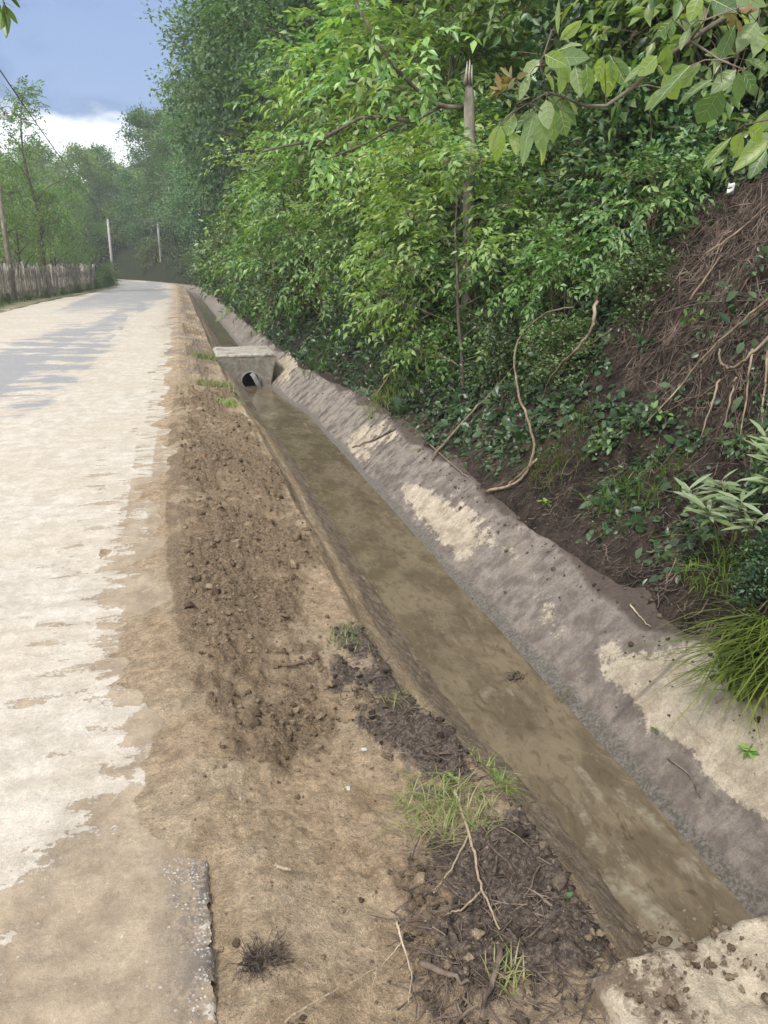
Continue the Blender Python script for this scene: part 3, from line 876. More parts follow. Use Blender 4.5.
# light green walnut-like saplings along the bank
WN = [(4.3, 12.6, 1.0, 'bright green young tree with drooping compound leaves left of the broken trunk'),
      (3.7, 15.5, .95, 'bright young tree with compound leaves behind the culvert block'),
      (3.6, 19.5, .95, 'yellow green young tree hanging over the ditch beyond the culvert'),
      (5.6, 11.4, .85, 'bright leafy sapling just right of the broken bare trunk'),
      (3.5, 24.5, .9, 'leafy young tree at the edge of the ditch where it narrows'),
      (5.2, 14.6, 1.05, 'tall light green young tree at the foot of the dark forest'),
      (3.5, 11.2, .5, 'small bright sapling leaning out above the muddy lining'),
      (4.8, 18., 1.1, 'taller light green tree between the ditch and the forest'),
      (3.2, 16.6, .62, 'bright sapling leaning over the ditch behind the culvert deck'),
      (3.5, 14.2, .66, 'bright sapling on the bank opposite the culvert block'),
      (4.1, 11.9, .7, 'light green sapling in front of the dark shrubs left of the bare trunk'),
      (3.2, 21.5, .7, 'bright sapling at the ditch edge well past the culvert'),
      (4.6, 13.6, .85, 'light green sapling half way up the bank above the culvert'),
      (5.0, 16.8, 1.0, 'tall light sapling right below the dark forest edge'),
      (3.0, 8.0, .46, 'bright sapling hiding the foot of the broken bare trunk'),
      (3.35, 9.3, .55, 'low bright sapling at the bank foot below the bare trunk'),
      (3.7, 10.3, .5, 'bright sapling with drooping leaves in the middle of the thicket'),
      (3.1, 13.2, .5, 'low bright sapling beside the ditch just before the culvert'),
      (3.6, 30, 1., 'light green tree overhanging the far end of the ditch')]
for i, (s, Y, q, l) in enumerate(WN):
    put('walnut%d' % (i % 3), s + float(xr(Y)), Y, (q * .95, q * .95, q * .78), label=l)

# shrubs of the bank
SHL = 'dark leafy shrub in the dense thicket on the ditch bank'; SHG = 'shrubs of the bank thicket'
SH = [(3.2, 6.2, .32), (3.5, 6.8, .4), (3.1, 7.3, .32), (3.6, 5.7, .32), (3.9, 6.3, .45), (4.3, 6.7, .6), (3.1, 8.9, .4), (3.2, 88, 1.7), (3.2, 80, 1.7), (3.4, 100, 1.7), (2.6, 74, 1.6), (2.7, 63, 1.5), (2.7, 55, 1.4), (2.7, 48, 1.3), (6, 108, 1.8), (6.5, 115, 1.8), (7, 122, 1.9), (7., 130, 2.), (3.1, 9.8, .62), (3.3, 10.8, .75), (3.0, 12.3, .7), (3.2, 13.8, .8), (2.9, 15.8, .85), (2.8, 17.6, .95), (2.7, 19.8, 1.0), (2.6, 22.5, 1.1), (2.6, 25.5, 1.15), (2.7, 29, 1.3), (2.8, 33, 1.4), (2.8, 38, 1.5), (2.9, 44, 1.6), (3.0, 51, 1.7), (3., 59, 1.8), (3., 68, 1.9),
      (3.9, 8.6, .7), (4.9, 8.4, 1.05), (4.3, 7.5, .75), (4.9, 6.9, .9), (5.4, 7.9, 1.15), (6.1, 8.6, 1.3), (5.7, 6.7, 1.0), (6.3, 7.2, 1.2), (6.9, 8., 1.35), (7.4, 9.3, 1.5), (5.5, 9.6, 1.2), (3.7, 7.4, .5), (3.4, 8.3, .5), (7.2, 6.6, 1.1), (6.6, 5.8, .8), (8.2, 7.2, 1.4), (6.6, 10.2, 1.4), (3.9, 11.8, .9), (4.4, 16.5, 1.2), (3.9, 13.5, .9), (4.0, 21, 1.3), (4.0, 27, 1.5)]
for i, (s, Y, q) in enumerate(SH):
    m = (M['leaf_mid'], M['leaf_dark'], M['leaf_ivy'])[(i * 7) % 3]
    if i % 3 == 1 and Y < 40:
        put('elder%d' % (i % 2), s + float(xr(Y)), Y, q, label='shrub with long compound leaves in the thicket on the ditch bank', group='compound leaved shrubs', mat=(M['leaf_bright'], M['leaf_mid'])[(i // 3) % 2])
    else: put('shrub%d' % (i % 3), s + float(xr(Y)), Y, (q, q * 1.1, q * (.85 + .4 * ((i * 37) % 10) / 10)), label=SHL, group=SHG, mat=m)

# weeds along the fence and on the far verge
for i, (X, Y, q) in enumerate([(-7.2, 31, .3), (-7.2, 34, .22), (-7.2, 37.5, .2), (-7.2, 41, .17), (-7.2, 45, .17), (-7.2, 49, .18), (-7.2, 53, .2), (-7.2, 57, .2), (-7.2, 61, .3), (-7.0, 65, .5), (-7.2, 69, .7), (-7.4, 74, .8), (-7.2, 28, .4)]):
    put('shrub%d' % (i % 3), X + float(LV(Y)), Y, (q * 1.2, q * 1.2, q), label='low green weeds at the foot of the picket fence', group='weeds along the fence', name='weed_bush', cat='weeds', z=0, mat=M['leaf_mid'])

# ------------------------------------------------------------------ ground cover on the bank (nobody could count it)
BARE = [(610, 345), (640, 285), (668, 240), (705, 200), (800, 185), (960, 300), (900, 440), (768, 455), (700, 440), (660, 410)]


def cover():
    rng = np.random.default_rng(77); mb = MB()
    n = 210000
    Y = np.exp(rng.uniform(math.log(3.0), math.log(40), n)); q = rng.uniform(2.45, 7.5, n)
    X = q + (sR(Y) - 1.80) + xr(Y)
    dens = S(-.35, .25, fbm(X * 1.3, Y * 1.3, 101, 3) + .55 * S(4, 6, Y) + .2 * S(3.6, 5, q) - .12)
    edge = S(2.60, 2.98, q + .35 * fbm(Y * .8, Y * 0, 102, 3) + .4 * S(8, 12, Y))
    BP = np.array([hit(*a)[:2] for a in BARE]); bare = 1 - .84 * inpoly(X + .12 * fbm(X * 3, Y * 3, 103, 3), Y + .2 * fbm(X * 3, Y * 3, 104, 3), BP)   # the slipped bare face
    keep = rng.random(n) < dens * edge * bare * S(40, 8, Y)
    X, Y = X[keep], Y[keep]; n = len(X)
    P = np.stack((X, Y, Z(X, Y) + rng.uniform(.0, .16, n) * S(2.5, 4, X)), 1)
    D = rng.normal(0, 1, (n, 3)) + np.array((-.5, -.3, -.1)); N = np.array((-.55, -.2, .8)) + rng.normal(0, .35, (n, 3))
    L = np.exp(rng.normal(math.log(.034), .38, n)) * (1 + .05 * Y)
    leaves(mb, P, D, N, L, L * rng.uniform(.45, .75, n), 1)
    return tag(mb.build('ivy_cover', M['leaf_ivy']), 'low creeping ivy leaves covering the soil of the bank', 'ground cover', kind='stuff')


cover()


def grass_blades(mb, rng, P, h, lean, w, n_seg=4, dirs=None):
    n = len(P)
    az = rng.uniform(0, 6.28, n)
    d = np.stack((np.cos(az), np.sin(az), np.zeros(n)), 1) if dirs is None else dirs
    sd = np.stack((-d[:, 1], d[:, 0], np.zeros(n)), 1)
    h = np.broadcast_to(h, (n,))[:, None]; lean = np.broadcast_to(lean, (n,))[:, None]; w = np.broadcast_to(w, (n,))[:, None]
    V = []
    for k in range(n_seg + 1):
        t = k / n_seg
        c = P + np.array((0, 0, 1.)) * h * (t - lean * .55 * t ** 2.2) + d * h * lean * t ** 1.7
        ww = w * (1 - t ** 2) * .5 + .0004
        V += [c - sd * ww, c + sd * ww]
    V = np.stack(V, 1); m = 2 * (n_seg + 1)
    k = np.arange(n)[:, None] * m
    mb.add(V.reshape(-1, 3), [np.concatenate([k + np.array((2 * i, 2 * i + 1, 2 * i + 3, 2 * i + 2)) for i in range(n_seg)])])


def tuft(px, py, n, rad, h, lean, w, label, mat='blade', name='grass_tuft', cat='grass tuft', seed=0, bias=None, group=None):
    rng = np.random.default_rng(seed + int(px * 3 + py)); c = hit(px, py); mb = MB()
    a = rng.uniform(0, 6.28, n); r = rad * rng.random(n) ** .6
    P = np.stack((c[0] + r * np.cos(a), c[1] + r * np.sin(a) * 1.2, np.zeros(n)), 1); P[:, 2] = Z(P[:, 0], P[:, 1]) + (.012 if px < 600 and py > 600 else -.01)
    dirs = None
    if bias is not None:
        dirs = rng.normal(0, .55, (n, 3)) + np.array(bias); dirs[:, 2] = 0; dirs = unit(dirs)
    P = P - c
    grass_blades(mb, rng, P, h * rng.uniform(.45, 1.15, n), lean * rng.uniform(.5, 1.3, n), w * rng.uniform(.6, 1.2, n), dirs=dirs)
    o = mb.build(name, M[mat]); o.location = c
    return tag(o, label, cat, group)


tuft(768, 668, 420, .19, .46, 1.25, .010, 'dense bright green grass tuft drooping over the right edge of the concrete lining', seed=1, bias=(-.9, -.6, 0))
tuft(350, 642, 80, .10, .08, 1.2, .0035, 'small grass tuft on the bare tan soil left of the ditch', 'blade_dry')
tuft(405, 708, 80, .10, .08, 1.2, .0035, 'sparse grass tuft on dark soil at the middle of the ditch rim', 'blade_dry')
tuft(445, 815, 300, .17, .10, 1.25, .0035, 'wide grass patch around the pale forked stick', 'blade_dry')
tuft(490, 780, 110, .09, .09, 1.25, .0035, 'grass clump at the ditch rim above the forked stick', 'blade')
tuft(505, 985, 60, .05, .08, .8, .004, 'short grass blades in the dark mulch at the bottom of the photo', 'blade_dry')
tuft(560, 700, 25, .05, .07, .8, .003, 'few thin blades at the water edge on the left silt bank', 'blade_dry')
tuft(218, 388, 260, .32, .2, .8, .012, 'green weeds on the verge short of the culvert block', 'blade_dry')
tuft(228, 405, 130, .22, .14, .8, .010, 'lower weeds between the loose soil strip and the ditch', 'blade')
tuft(212, 360, 260, .4, .22, .8, .014, 'green weeds beside the near left corner of the culvert block', 'blade')
tuft(560, 460, 160, .28, .30, 1.0, .006, 'long drooping grass on the bank beneath the loose vine', 'blade', bias=(-.7, -.5, 0))
tuft(640, 490, 170, .3, .28, 1., .006, 'long grass hanging in the bank left of the pale leaved shoots', 'blade', bias=(-.7, -.5, 0))
tuft(400, 390, 200, .5, .35, 1., .010, 'bright long grass on the bank above the striped lining', 'blade', bias=(-.7, -.5, 0))
tuft(335, 345, 200, .6, .4, 1., .014, 'bright grass patch on the bank just right of the culvert', 'blade', bias=(-.7, -.5, 0))
tuft(720, 575, 120, .16, .26, 1., .006, 'grass hanging below the pale leaved shoots on the right', 'blade', bias=(-.8, -.5, 0))

# grass strip on the left verge (stuff)
rg = np.random.default_rng(91); n = 16000
Yg = np.exp(rg.uniform(math.log(22), math.log(120), n)); sg = rg.uniform(-9.5, -6.7, n) - .5 * rg.random(n)
keep = rg.random(n) < S(-6.7, -7.2, sg + .3 * fbm(Yg * .5, Yg * 0, 97)) ; Yg = Yg[keep]; sg = sg[keep]
mb = MB(); P = np.stack((sg + LV(Yg) + xr(Yg), Yg, np.full(len(Yg), .02)), 1)
grass_blades(mb, rg, P, rg.uniform(.12, .35, len(P)), .6, .025, 3)
tag(mb.build('roadside_grass', M['blade']), 'grass growing along the foot of the picket fence', 'grass', kind='stuff')

# small weeds near the slab etc: broad little leaves
def sprout(px, py, n, L, h, label, mat='leaf_bright', name='sprout', seed=3, spread=.5, asp=.5, cat='weed'):
    rng = np.random.default_rng(seed + int(px)); c = hit(px, py); r = empty(name, c); w = MB(); lf = MB()
    for k in range(n):
        d = unit(np.array((rng.normal(0, spread), rng.normal(0, spread), 1.)))
        tip = d * h * rng.uniform(.5, 1.1)
        w.tube(bend(np.zeros(3), tip, 4, rng, h * .05), [.0022, .0018, .0015, .001], 4, False)
        m = 4
        t = rng.uniform(.4, 1., m)[:, None]
        B = tip * t; D = rng.normal(0, 1, (m, 3)) * .8 + np.array((0, 0, .25)); N = np.array((0, 0, 1.)) + rng.normal(0, .3, (m, 3))
        l = L * rng.uniform(.6, 1.15, m)
        leaves(lf, B, D, N, l, l * asp, 1)
    w.build('stem', M['twig'], r); lf.build('foliage', M[mat], r)
    return tag(r, label, cat)


sprout(737, 655, 2, .055, .05, 'single pale round leaf on top of the grass tuft at the right edge')
sprout(655, 735, 2, .03, .04, 'tiny green seedling on the pale concrete patch')
sprout(750, 755, 4, .05, .05, 'small broad leaves on the lining at the right edge below the grass tuft')
sprout(548, 512, 5, .06, .12, 'small green sprout on bare dark soil above the white lining panel')
sprout(452, 788, 4, .04, .05, 'bright little green leaf cluster at the top of the forked stick')
sprout(560, 905, 4, .03, .04, 'few green leaflets in the mulch beside the slab', 'leaf_mid')
sprout(585, 955, 4, .03, .05, 'small weed among the dark clods left of the near slab', 'leaf_mid')
sprout(690, 330, 9, .07, .35, 'bright fern-like sprig hanging at the edge of the bare root tangle', 'leaf_bright', spread=.8, asp=.35)
sprout(640, 268, 8, .06, .4, 'yellow green sprig above the root tangle', 'leaf_bright', spread=.8)

# pale willow-like shoots
def shoots(px, py, heads, label):
    c = hit(px, py); r = empty('pale_shoots', c); w = MB(); lf = MB(); rng = np.random.default_rng(12)
    for (hx, hy, dz) in heads:
        q = ray(hx, hy); base = c + rng.normal(0, .03, 3)
        dist = np.linalg.norm(c - EYE) - dz * 1.8; tip = EYE + unit(q) * dist
        w.tube(bend(base, tip, 6, rng, .01, .03) - c, np.linspace(.004, .002, 6), 5)
        n = 13
        a = np.arange(n) * 2.4; el = rng.uniform(-.2, .7, n)
        D = np.stack((np.cos(a) * np.cos(el), np.sin(a) * np.cos(el), np.sin(el)), 1) + rng.normal(0, .1, (n, 3))
        B = np.repeat((tip - c)[None], n, 0) - np.linspace(0, .09, n)[:, None] * unit(tip - base)
        L = rng.uniform(.09, .16, n)
        leaves(lf, B, D, np.array((-.3, -.2, 1.)) + rng.normal(0, .25, (n, 3)), L, L * .19, 1, .12)
    w.build('stem', M['twig'], r); lf.build('foliage', M['leaf_pale'], r)
    return tag(r, label, 'plant')


shoots(735, 560, [(688, 490, .12), (708, 510, .2), (742, 500, .2), (722, 480, .1), (757, 520, .22), (700, 500, .16)], 'pale silvery shoots with narrow willow-like leaves leaning over the bank')
shoots(790, 520, [(765, 432, .15), (772, 455, .2), (785, 445, .2), (768, 478, .22)], 'upper cluster of pale narrow leaves cut by the right edge of the photo')
for i, (px, py, q, l) in enumerate([(775, 600, .2, 'leafy nettle-like shrub under the pale shoots at the right edge'), (790, 500, .26, 'leafy shrub behind the pale shoots at the right edge')]):
    c = hit(px, py); put('shrub%d' % i, c[0], c[1], q, label=l, group='', mat=M['leaf_ivy'])

for i, (px, py, q, l) in enumerate([(645, 350, .14, 'small leafy plant at the left edge of the root tangle'), (662, 420, .13, 'low leafy plant below the root tangle beside the long pale root'), (735, 455, .16, 'tiny leafy plant above the pale shoots on the bank'), (640, 440, .24, 'low leafy plant in the ivy left of the long pale root'), (600, 455, .22, 'low leafy plant on the bank foot right of the looping vine'), (690, 215, .3, 'leafy plant overhanging the top of the root tangle')]):
    sprout(px, py, int(60 * q) + 4, .062, .9 * q, l, ('leaf_ivy', 'leaf_mid', 'leaf_ivy')[i % 3], 'bank_plant', 5, .75, .55, 'plant')

# ------------------------------------------------------------------ overhanging walnut branch, near the camera
def walnut_branch():
    rng = np.random.default_rng(8)
    def W_(px, py, d): return EYE + unit(ray(px, py)) * d
    root = empty('overhanging_branch', W_(640, 80, 2.1)); o = np.array(root.location)
    w = MB(); lf = MB(); yl = MB()
    main = np.array([W_(*a) for a in [(940, -160, 2.6), (850, -60, 2.4), (760, -5, 2.2), (690, 40, 2.1), (655, 65, 2.08), (632, 88, 2.05), (606, 106, 2.02), (585, 106, 2.0), (565, 98, 1.98), (548, 92, 1.96), (528, 104, 1.93)]])
    w.tube(main - o, np.linspace(.0075, .0016, len(main)), 7)
    sub = np.array([W_(*a) for a in [(850, -60, 2.4), (860, 60, 2.3), (830, 110, 2.2), (775, 118, 2.1), (745, 125, 2.05)]])
    w.tube(sub - o, np.linspace(.005, .0015, len(sub)), 6)
    sb2 = np.array([W_(*a) for a in [(690, 40, 2.1), (720, 60, 2.05), (745, 70, 2.02)]]); w.tube(sb2 - o, [.003, .002, .0015], 5)
    sb3 = np.array([W_(*a) for a in [(690, 40, 2.1), (705, 20, 2.05), (738, 8, 2.05)]]); w.tube(sb3 - o, [.003, .002, .0015], 5)
    sb4 = np.array([W_(*a) for a in [(548, 92, 1.96), (540, 66, 1.96), (552, 30, 1.98)]]); w.tube(sb4 - o, [.003, .002, .0015], 5)
    # (base, tip, width in px, distance)
    Ls = [((500, 124), (489, 152), 11), ((501, 126), (497, 158), 12), ((512, 112), (508, 134), 13), ((513, 130), (516, 152), 13), ((535, 107), (517, 125), 9), ((535, 110), (528, 136), 14),
          ((546, 100), (547, 125), 15), ((548, 97), (574, 120), 16), ((552, 94), (576, 112), 12), ((552, 108), (556, 140), 15), ((543, 112), (541, 150), 16), ((540, 122), (544, 160), 15),
          ((530, 115), (524, 160), 12), ((560, 110), (566, 134), 14), ((558, 35), (560, 2), 8), ((560, 40), (580, 22), 10), ((556, 52), (578, 40), 14), ((552, 58), (586, 58), 16), ((545, 55), (564, 64), 14), ((540, 60), (524, 74), 11),
          ((556, 62), (570, 78), 14), ((560, 66), (564, 92), 16), ((575, 66), (581, 92), 17), ((586, 64), (590, 94), 14), ((604, 56), (598, 80), 14), ((612, 58), (606, 92), 16), ((610, 56), (626, 84), 15),
          ((650, 60), (626, 80), 7), ((657, 56), (640, 74), 14), ((668, 44), (662, 74), 13), ((672, 20), (657, 36), 8), ((676, 22), (684, 24), 8), ((690, 24), (698, 22), 7), ((690, 28), (680, 46), 9), ((676, 44), (664, 52), 7),
          ((705, 10), (700, 26), 12), ((712, 0), (735, 10), 16), ((735, 25), (718, 64), 12), ((740, 12), (752, 34), 14), ((757, 22), (740, 44), 16), ((758, 30), (758, 48), 14),
          ((712, 80), (678, 98), 12), ((736, 70), (714, 88), 14), ((738, 72), (740, 100), 12), ((742, 70), (756, 92), 12), ((722, 88), (700, 122), 24), ((700, 62), (680, 84), 18), ((690, 66), (652, 104), 14), ((745, 60), (766, 66), 11),
          ((731, 138), (704, 164), 10), ((742, 132), (734, 156), 15), ((748, 128), (764, 138), 15), ((775, 132), (742, 158), 16), ((770, 140), (736, 166), 12), ((766, 150), (752, 174), 14), ((768, 110), (757, 135), 13), ((705, 55), (730, 48), 13), ((662, 88), (648, 108), 8), ((672, 66), (690, 84), 18),
          ((758, 38), (790, 50), 14), ((700, -5), (690, 18), 13), ((728, -12), (760, 2), 14), ((664, 74), (676, 98), 15), ((530, 74), (520, 98), 8), ((545, 74), (556, 88), 12)]
    bs, ds, ns, ls, ws = [], [], [], [], []
    for (b, t, wd) in Ls:
        k = 1.93 + (b[0] - 490) / 280 * .2 + rng.normal(0, .03)
        B = W_(b[0], b[1], k); T = W_(t[0], t[1], k + rng.uniform(-.05, .03))
        toward = unit(EYE - B)
        n = toward * .75 + np.array((0, 0, .55)) + rng.normal(0, .3, 3)
        bs.append(B - o); ds.append(T - B); ns.append(n); ls.append(np.linalg.norm(T - B) * 1.12); ws.append(wd / F * k * 1.02)
    cv = rng.uniform(-.05, .32, (len(bs), 1)); leaves(lf, np.array(bs), np.array(ds), np.array(ns), np.array(ls), np.array(ws), 1, cv)
    nleaf = sum(len(f) for f in lf.f); vb = lf
    for i in range(len(bs)):   # raised midrib and side veins of each leaf
        D_ = unit(ds[i]); S_ = unit(np.cross(D_, ns[i])); N_ = np.cross(S_, D_); q = np.linspace(0, .97, 6)[:, None]
        mid = bs[i] + D_ * ls[i] * q - N_ * ls[i] * cv[i] * q * q + N_ * .0006
        vb.tube(mid, np.linspace(.0011, .0004, 6), 4, False)
        for k in (1, 2, 3):
            for sg in (-1, 1):
                e = mid[k] + (D_ * .16 * ls[i] + S_ * sg * ws[i] * (.36, .4, .3)[k - 1]) + N_ * ws[i] * .09
                vb.tube(np.stack((mid[k], (mid[k] + e) / 2 + N_ * .0004, e)), [.0006, .0005, .0003], 3, False)
    for (b, t, wd) in Ls:   # petioles to the nearest point of a twig
        pass
    axis = np.vstack([main, sub, sb2, sb3, sb4]) - o
    for B in bs:
        d = np.linalg.norm(axis - B, axis=1); q = axis[np.argmin(d)]
        if np.linalg.norm(q - B) < .16:
            w.tube(np.stack((q, (q + B) / 2 + np.array((0, 0, .006)), B)), [.0016, .0013, .001], 4, False)
    # reddish unfolding leaves at the tips
    for (px, py, k, n) in [(512, 80, 1.95, 8), (503, 86, 1.95, 6), (738, 14, 2.05, 9)]:
        c = W_(px, py, k) - o; D = rng.normal(0, 1, (n, 3)) + np.array((-.4, 0, -.3))
        leaves(yl, np.repeat(c[None], n, 0) + rng.normal(0, .006, (n, 3)), D, rng.normal(0, 1, (n, 3)), rng.uniform(.025, .045, n), rng.uniform(.008, .016, n), 1, .3)
    w.build('branch', M['bark'], root); fo = lf.build('foliage', M['leaf_walnut'], root); fo.data.materials.append(M['leaf_pale'])
    mi = np.zeros(len(fo.data.polygons), np.int32); mi[nleaf:] = 1; fo.data.polygons.foreach_set('material_index', mi); yl.build('young_leaves', M['leaf_young'], root)
    tag(root, 'near walnut branch with large translucent leaves overhanging from the upper right', 'branch')
    r2 = empty('hanging_twig', W_(-40, -60, 3.)); o2 = np.array(r2.location); w2 = MB(); l2 = MB()
    tp = np.array([W_(*a) for a in [(-40, -60, 3.), (-12, -25, 3.), (2, -4, 2.98), (7, 14, 2.95)]]); w2.tube(tp - o2, [.006, .004, .003, .002], 5)
    bs, ds, ls = [], [], []
    for (b, t) in [((4, 2), (8, 38)), ((2, 8), (3, 30)), ((6, 6), (18, 25)), ((0, -2), (16, 10)), ((8, -5), (22, 8)), ((-4, 5), (1, 26)), ((-2, 12), (11, 38)), ((10, -8), (20, 0)), ((-6, -4), (2, 18)), ((4, 12), (6, 36))]:
        B = W_(b[0], b[1], 2.97); T = W_(t[0], t[1], 2.95 + rng.uniform(-.05, .05)); bs.append(B - o2); ds.append(T - B); ls.append(np.linalg.norm(T - B))
    leaves(l2, np.array(bs), np.array(ds), rng.normal(0, .6, (len(bs), 3)) + np.array((0, -.6, .5)), np.array(ls), np.array(ls) * .32, 1, .1)
    w2.build('branch', M['bark'], r2); l2.build('foliage', M['leaf_mid'], r2)
    tag(r2, 'small leafy twig hanging into the sky at the top left corner', 'branch')


walnut_branch()

# ------------------------------------------------------------------ broken bare trunk with side branches
def snag():
    d = unit(ray(470, 205)); c = hit(474, 300)
    t = 9.4
    base = EYE + unit(ray(471, 215)) * t; gz = float(Z(base[0], base[1])); top = EYE + unit(ray(469, 72)) * (t * .985)
    root = empty('broken_trunk', (base[0], base[1], gz)); o = np.array(root.location)
    rng = np.random.default_rng(4); w = MB()
    P = bend(np.array((base[0], base[1], gz - .2)), top, 12, rng, .008)
    w.tube(P - o, np.concatenate((np.linspace(.072, .058, 11), [.02])), 10)
    for k in range(7):
        a = k * .9; w.tube(np.stack((top + np.array((math.cos(a) * .04, math.sin(a) * .04, -.12)), top + np.array((math.cos(a) * .03, math.sin(a) * .03, rng.uniform(.0, .14))))) - o, [.02, .004], 4)
    w.build('trunk', M['bark_pale'], root)
    def Wp(px, py, k): return EYE + unit(ray(px, py)) * k
    for pts, r in [([(468, 108, t), (448, 107, t - .1), (432, 103, t - .2), (415, 88, t - .3), (395, 68, t - .4), (375, 38, t - .4), (355, 2, t - .3)], .028),
                   ([(440, 107, t - .1), (420, 118, t - .3), (395, 126, t - .5), (365, 144, t - .7), (330, 158, t - .8)], .018),
                   ([(467, 146, t), (450, 138, t - .1), (430, 122, t - .1)], .016),
                   ([(412, 122, t - .4), (385, 117, t - .5), (360, 118, t - .6), (320, 140, t - .6), (285, 146, t - .6), (262, 152, t - .5)], .024)]:
        Q = np.array([Wp(*a) for a in pts]) - o
        m = MB(); m.tube(Q, np.linspace(r, r * .4, len(Q)), 7); m.build('side_branch', M['bark'], root)
    lf = MB(); n = 70
    T = [(415, 88), (395, 68), (375, 38), (355, 10), (395, 126), (365, 144), (330, 158), (320, 140), (440, 125), (455, 150), (345, 60), (380, 95), (430, 60), (435, 30)]
    B = np.array([Wp(T[i % len(T)][0] + rng.normal(0, 14), T[i % len(T)][1] + rng.normal(0, 12), t - .4 + rng.normal(0, .15)) for i in range(n)]) - o
    pinnate(lf, rng, B, rng.normal(0, .6, (n, 3)) + np.array((-.2, -.3, -.3)), np.array((0, 0, 1.)) + rng.normal(0, .3, (n, 3)), .3 * rng.uniform(.7, 1.2, n), 4, .125, .055, 0)
    lf.build('crown', M['leaf_bright'], root)
    tag(root, 'broken bare grey trunk standing upright on the bank with arching side branches', 'tree trunk')
    # second dead stem behind
    b2 = EYE + unit(ray(398, 215)) * 13.5; g2 = float(Z(b2[0], b2[1])); t2 = EYE + unit(ray(402, 120)) * 13.3
    m = MB(); P2 = bend(np.array((b2[0], b2[1], g2 - .2)), t2, 9, rng, .01); m.tube(P2 - np.array((b2[0], b2[1], g2)), np.linspace(.09, .05, 9), 9)
    e = m.build('tree_stem', M['bark']); e.location = (b2[0], b2[1], g2); tag(e, 'dark thin tree stem among the bright leaves left of the broken trunk', 'tree trunk')
    b3 = EYE + unit(ray(318, 130)) * 24; g3 = float(Z(b3[0], b3[1])); t3 = EYE + unit(ray(295, 60)) * 24
    m = MB(); P3 = bend(np.array((b3[0], b3[1], g3 - .2)), t3, 9, rng, .01); m.tube(P3 - np.array((b3[0], b3[1], g3)), np.linspace(.1, .05, 9), 9)
    e = m.build('leaning_stem', M['bark']); e.location = (b3[0], b3[1], g3); tag(e, 'thin dark leaning stem rising before the forest near the top of the photo', 'tree trunk')


snag()

# ------------------------------------------------------------------ vines, roots, sticks
def stick(name, pts, r, label, cat, mat='stick', lift=.045, n=5, seed=2, forks=(), group=None, dist=None):
    """pts are photo points laid onto the terrain, each with a lift above it"""
    rng = np.random.default_rng(seed)
    def P_(a):
        c = hit(a[0], a[1]); l = a[2] if len(a) > 2 else lift
        return c + np.array((0, 0, .006)) - unit(ray(a[0], a[1])) * l * 1.3
    Q = np.array([P_(a) for a in pts])
    def sm(Q):
        t = np.arange(len(Q)); u = np.linspace(0, len(Q) - 1, len(Q) * 4)
        R_ = np.stack([np.interp(u, t, Q[:, k]) for k in range(3)], 1)
        for _ in range(3): R_[1:-1] = (R_[:-2] + 2 * R_[1:-1] + R_[2:]) / 4
        return R_ + rng.normal(0, r * .35, R_.shape)
    mb = MB(); A = sm(Q); o = A[0].copy(); mb.tube(A - o, np.linspace(r, r * .45, len(A)), 6)
    for fk in forks:
        B = sm(np.array([P_(a) for a in fk])); mb.tube(B - o, np.linspace(r * .7, r * .3, len(B)), 5)
    e = mb.build(name, M[mat]); e.location = o
    return tag(e, label, cat, group)


stick('forked_stick', [(455, 790), (462, 815), (474, 850), (478, 880), (488, 905), (500, 932)], .0058, 'long pale forked stick lying across the grass and mulch', 'stick', forks=[[(470, 835), (452, 870), (432, 895)], [(480, 893), (462, 912), (447, 915)]])
stick('bent_twig', [(397, 922), (402, 945), (413, 975), (408, 1005)], .0034, 'pale bent twig on the tan soil at the bottom of the photo', 'stick', forks=[[(402, 945), (388, 960), (382, 968)]])
stick('dry_stem', [(285, 1024), (320, 1000), (352, 985), (378, 968)], .003, 'thin dry stem lying flat beside the bent twig', 'stick', forks=[[(378, 968), (372, 990)]])
stick('twig', [(512, 775), (535, 776), (470, 770)], .003, 'thin pale twig sticking out from the grass at the ditch rim', 'stick')
stick('wood_piece', [(275, 868), (292, 872)], .007, 'short stubby piece of wood on the sandy soil', 'wood')
stick('thick_stick', [(420, 965), (448, 976), (470, 985)], .010, 'thick muddy stick half buried in the dark mulch', 'stick', 'root')
stick('muddy_root', [(505, 945), (492, 985), (480, 1020)], .010, 'muddy root pointing up through the mulch at the bottom', 'root', 'root')
stick('mud_ridge_stick', [(275, 668), (300, 664), (318, 660)], .011, 'short muddy stick in the loose brown soil strip', 'stick', 'clod')
stick('bank_pole', [(432, 460, .05), (460, 425, .08), (490, 395, .1), (530, 350, .12)], .014, 'straight thin dead stem slanting up the bank left of the looping vine', 'stick', 'twig')
stick('looping_vine', [(485, 493, .04), (520, 485, .06), (536, 455, .10), (530, 425, .2), (518, 395, .28), (513, 360, .7), (520, 335, .9), (545, 312, 1.1), (572, 308, 1.1)], .014, 'thick brown vine looping out from the bank like a bow', 'vine', 'vine', forks=[[(536, 460, .1), (520, 475, .1), (505, 488, .05)]])
stick('hanging_vine', [(597, 302, 1.1), (593, 330, 1.), (580, 348, .8), (560, 365, .6), (545, 390, .25), (542, 402, .15)], .014, 'second brown vine curving down right of the looping one', 'vine', 'vine', forks=[[(597, 302, .25), (603, 260, .2), (606, 225, .15)]])
stick('curved_root', [(800, 300, .3), (768, 340, .3), (745, 362, .28), (728, 372, .25), (718, 360, .2), (720, 350, .15)], .013, 'thick hooked root arching out of the dark root tangle', 'root', 'vine')
stick('upper_root', [(800, 270, .3), (768, 300, .28), (745, 320, .22), (715, 345, .15), (690, 375, .1), (665, 405, .08), (640, 430, .05)], .010, 'long pale root running down across the bare bank', 'root', 'vine')
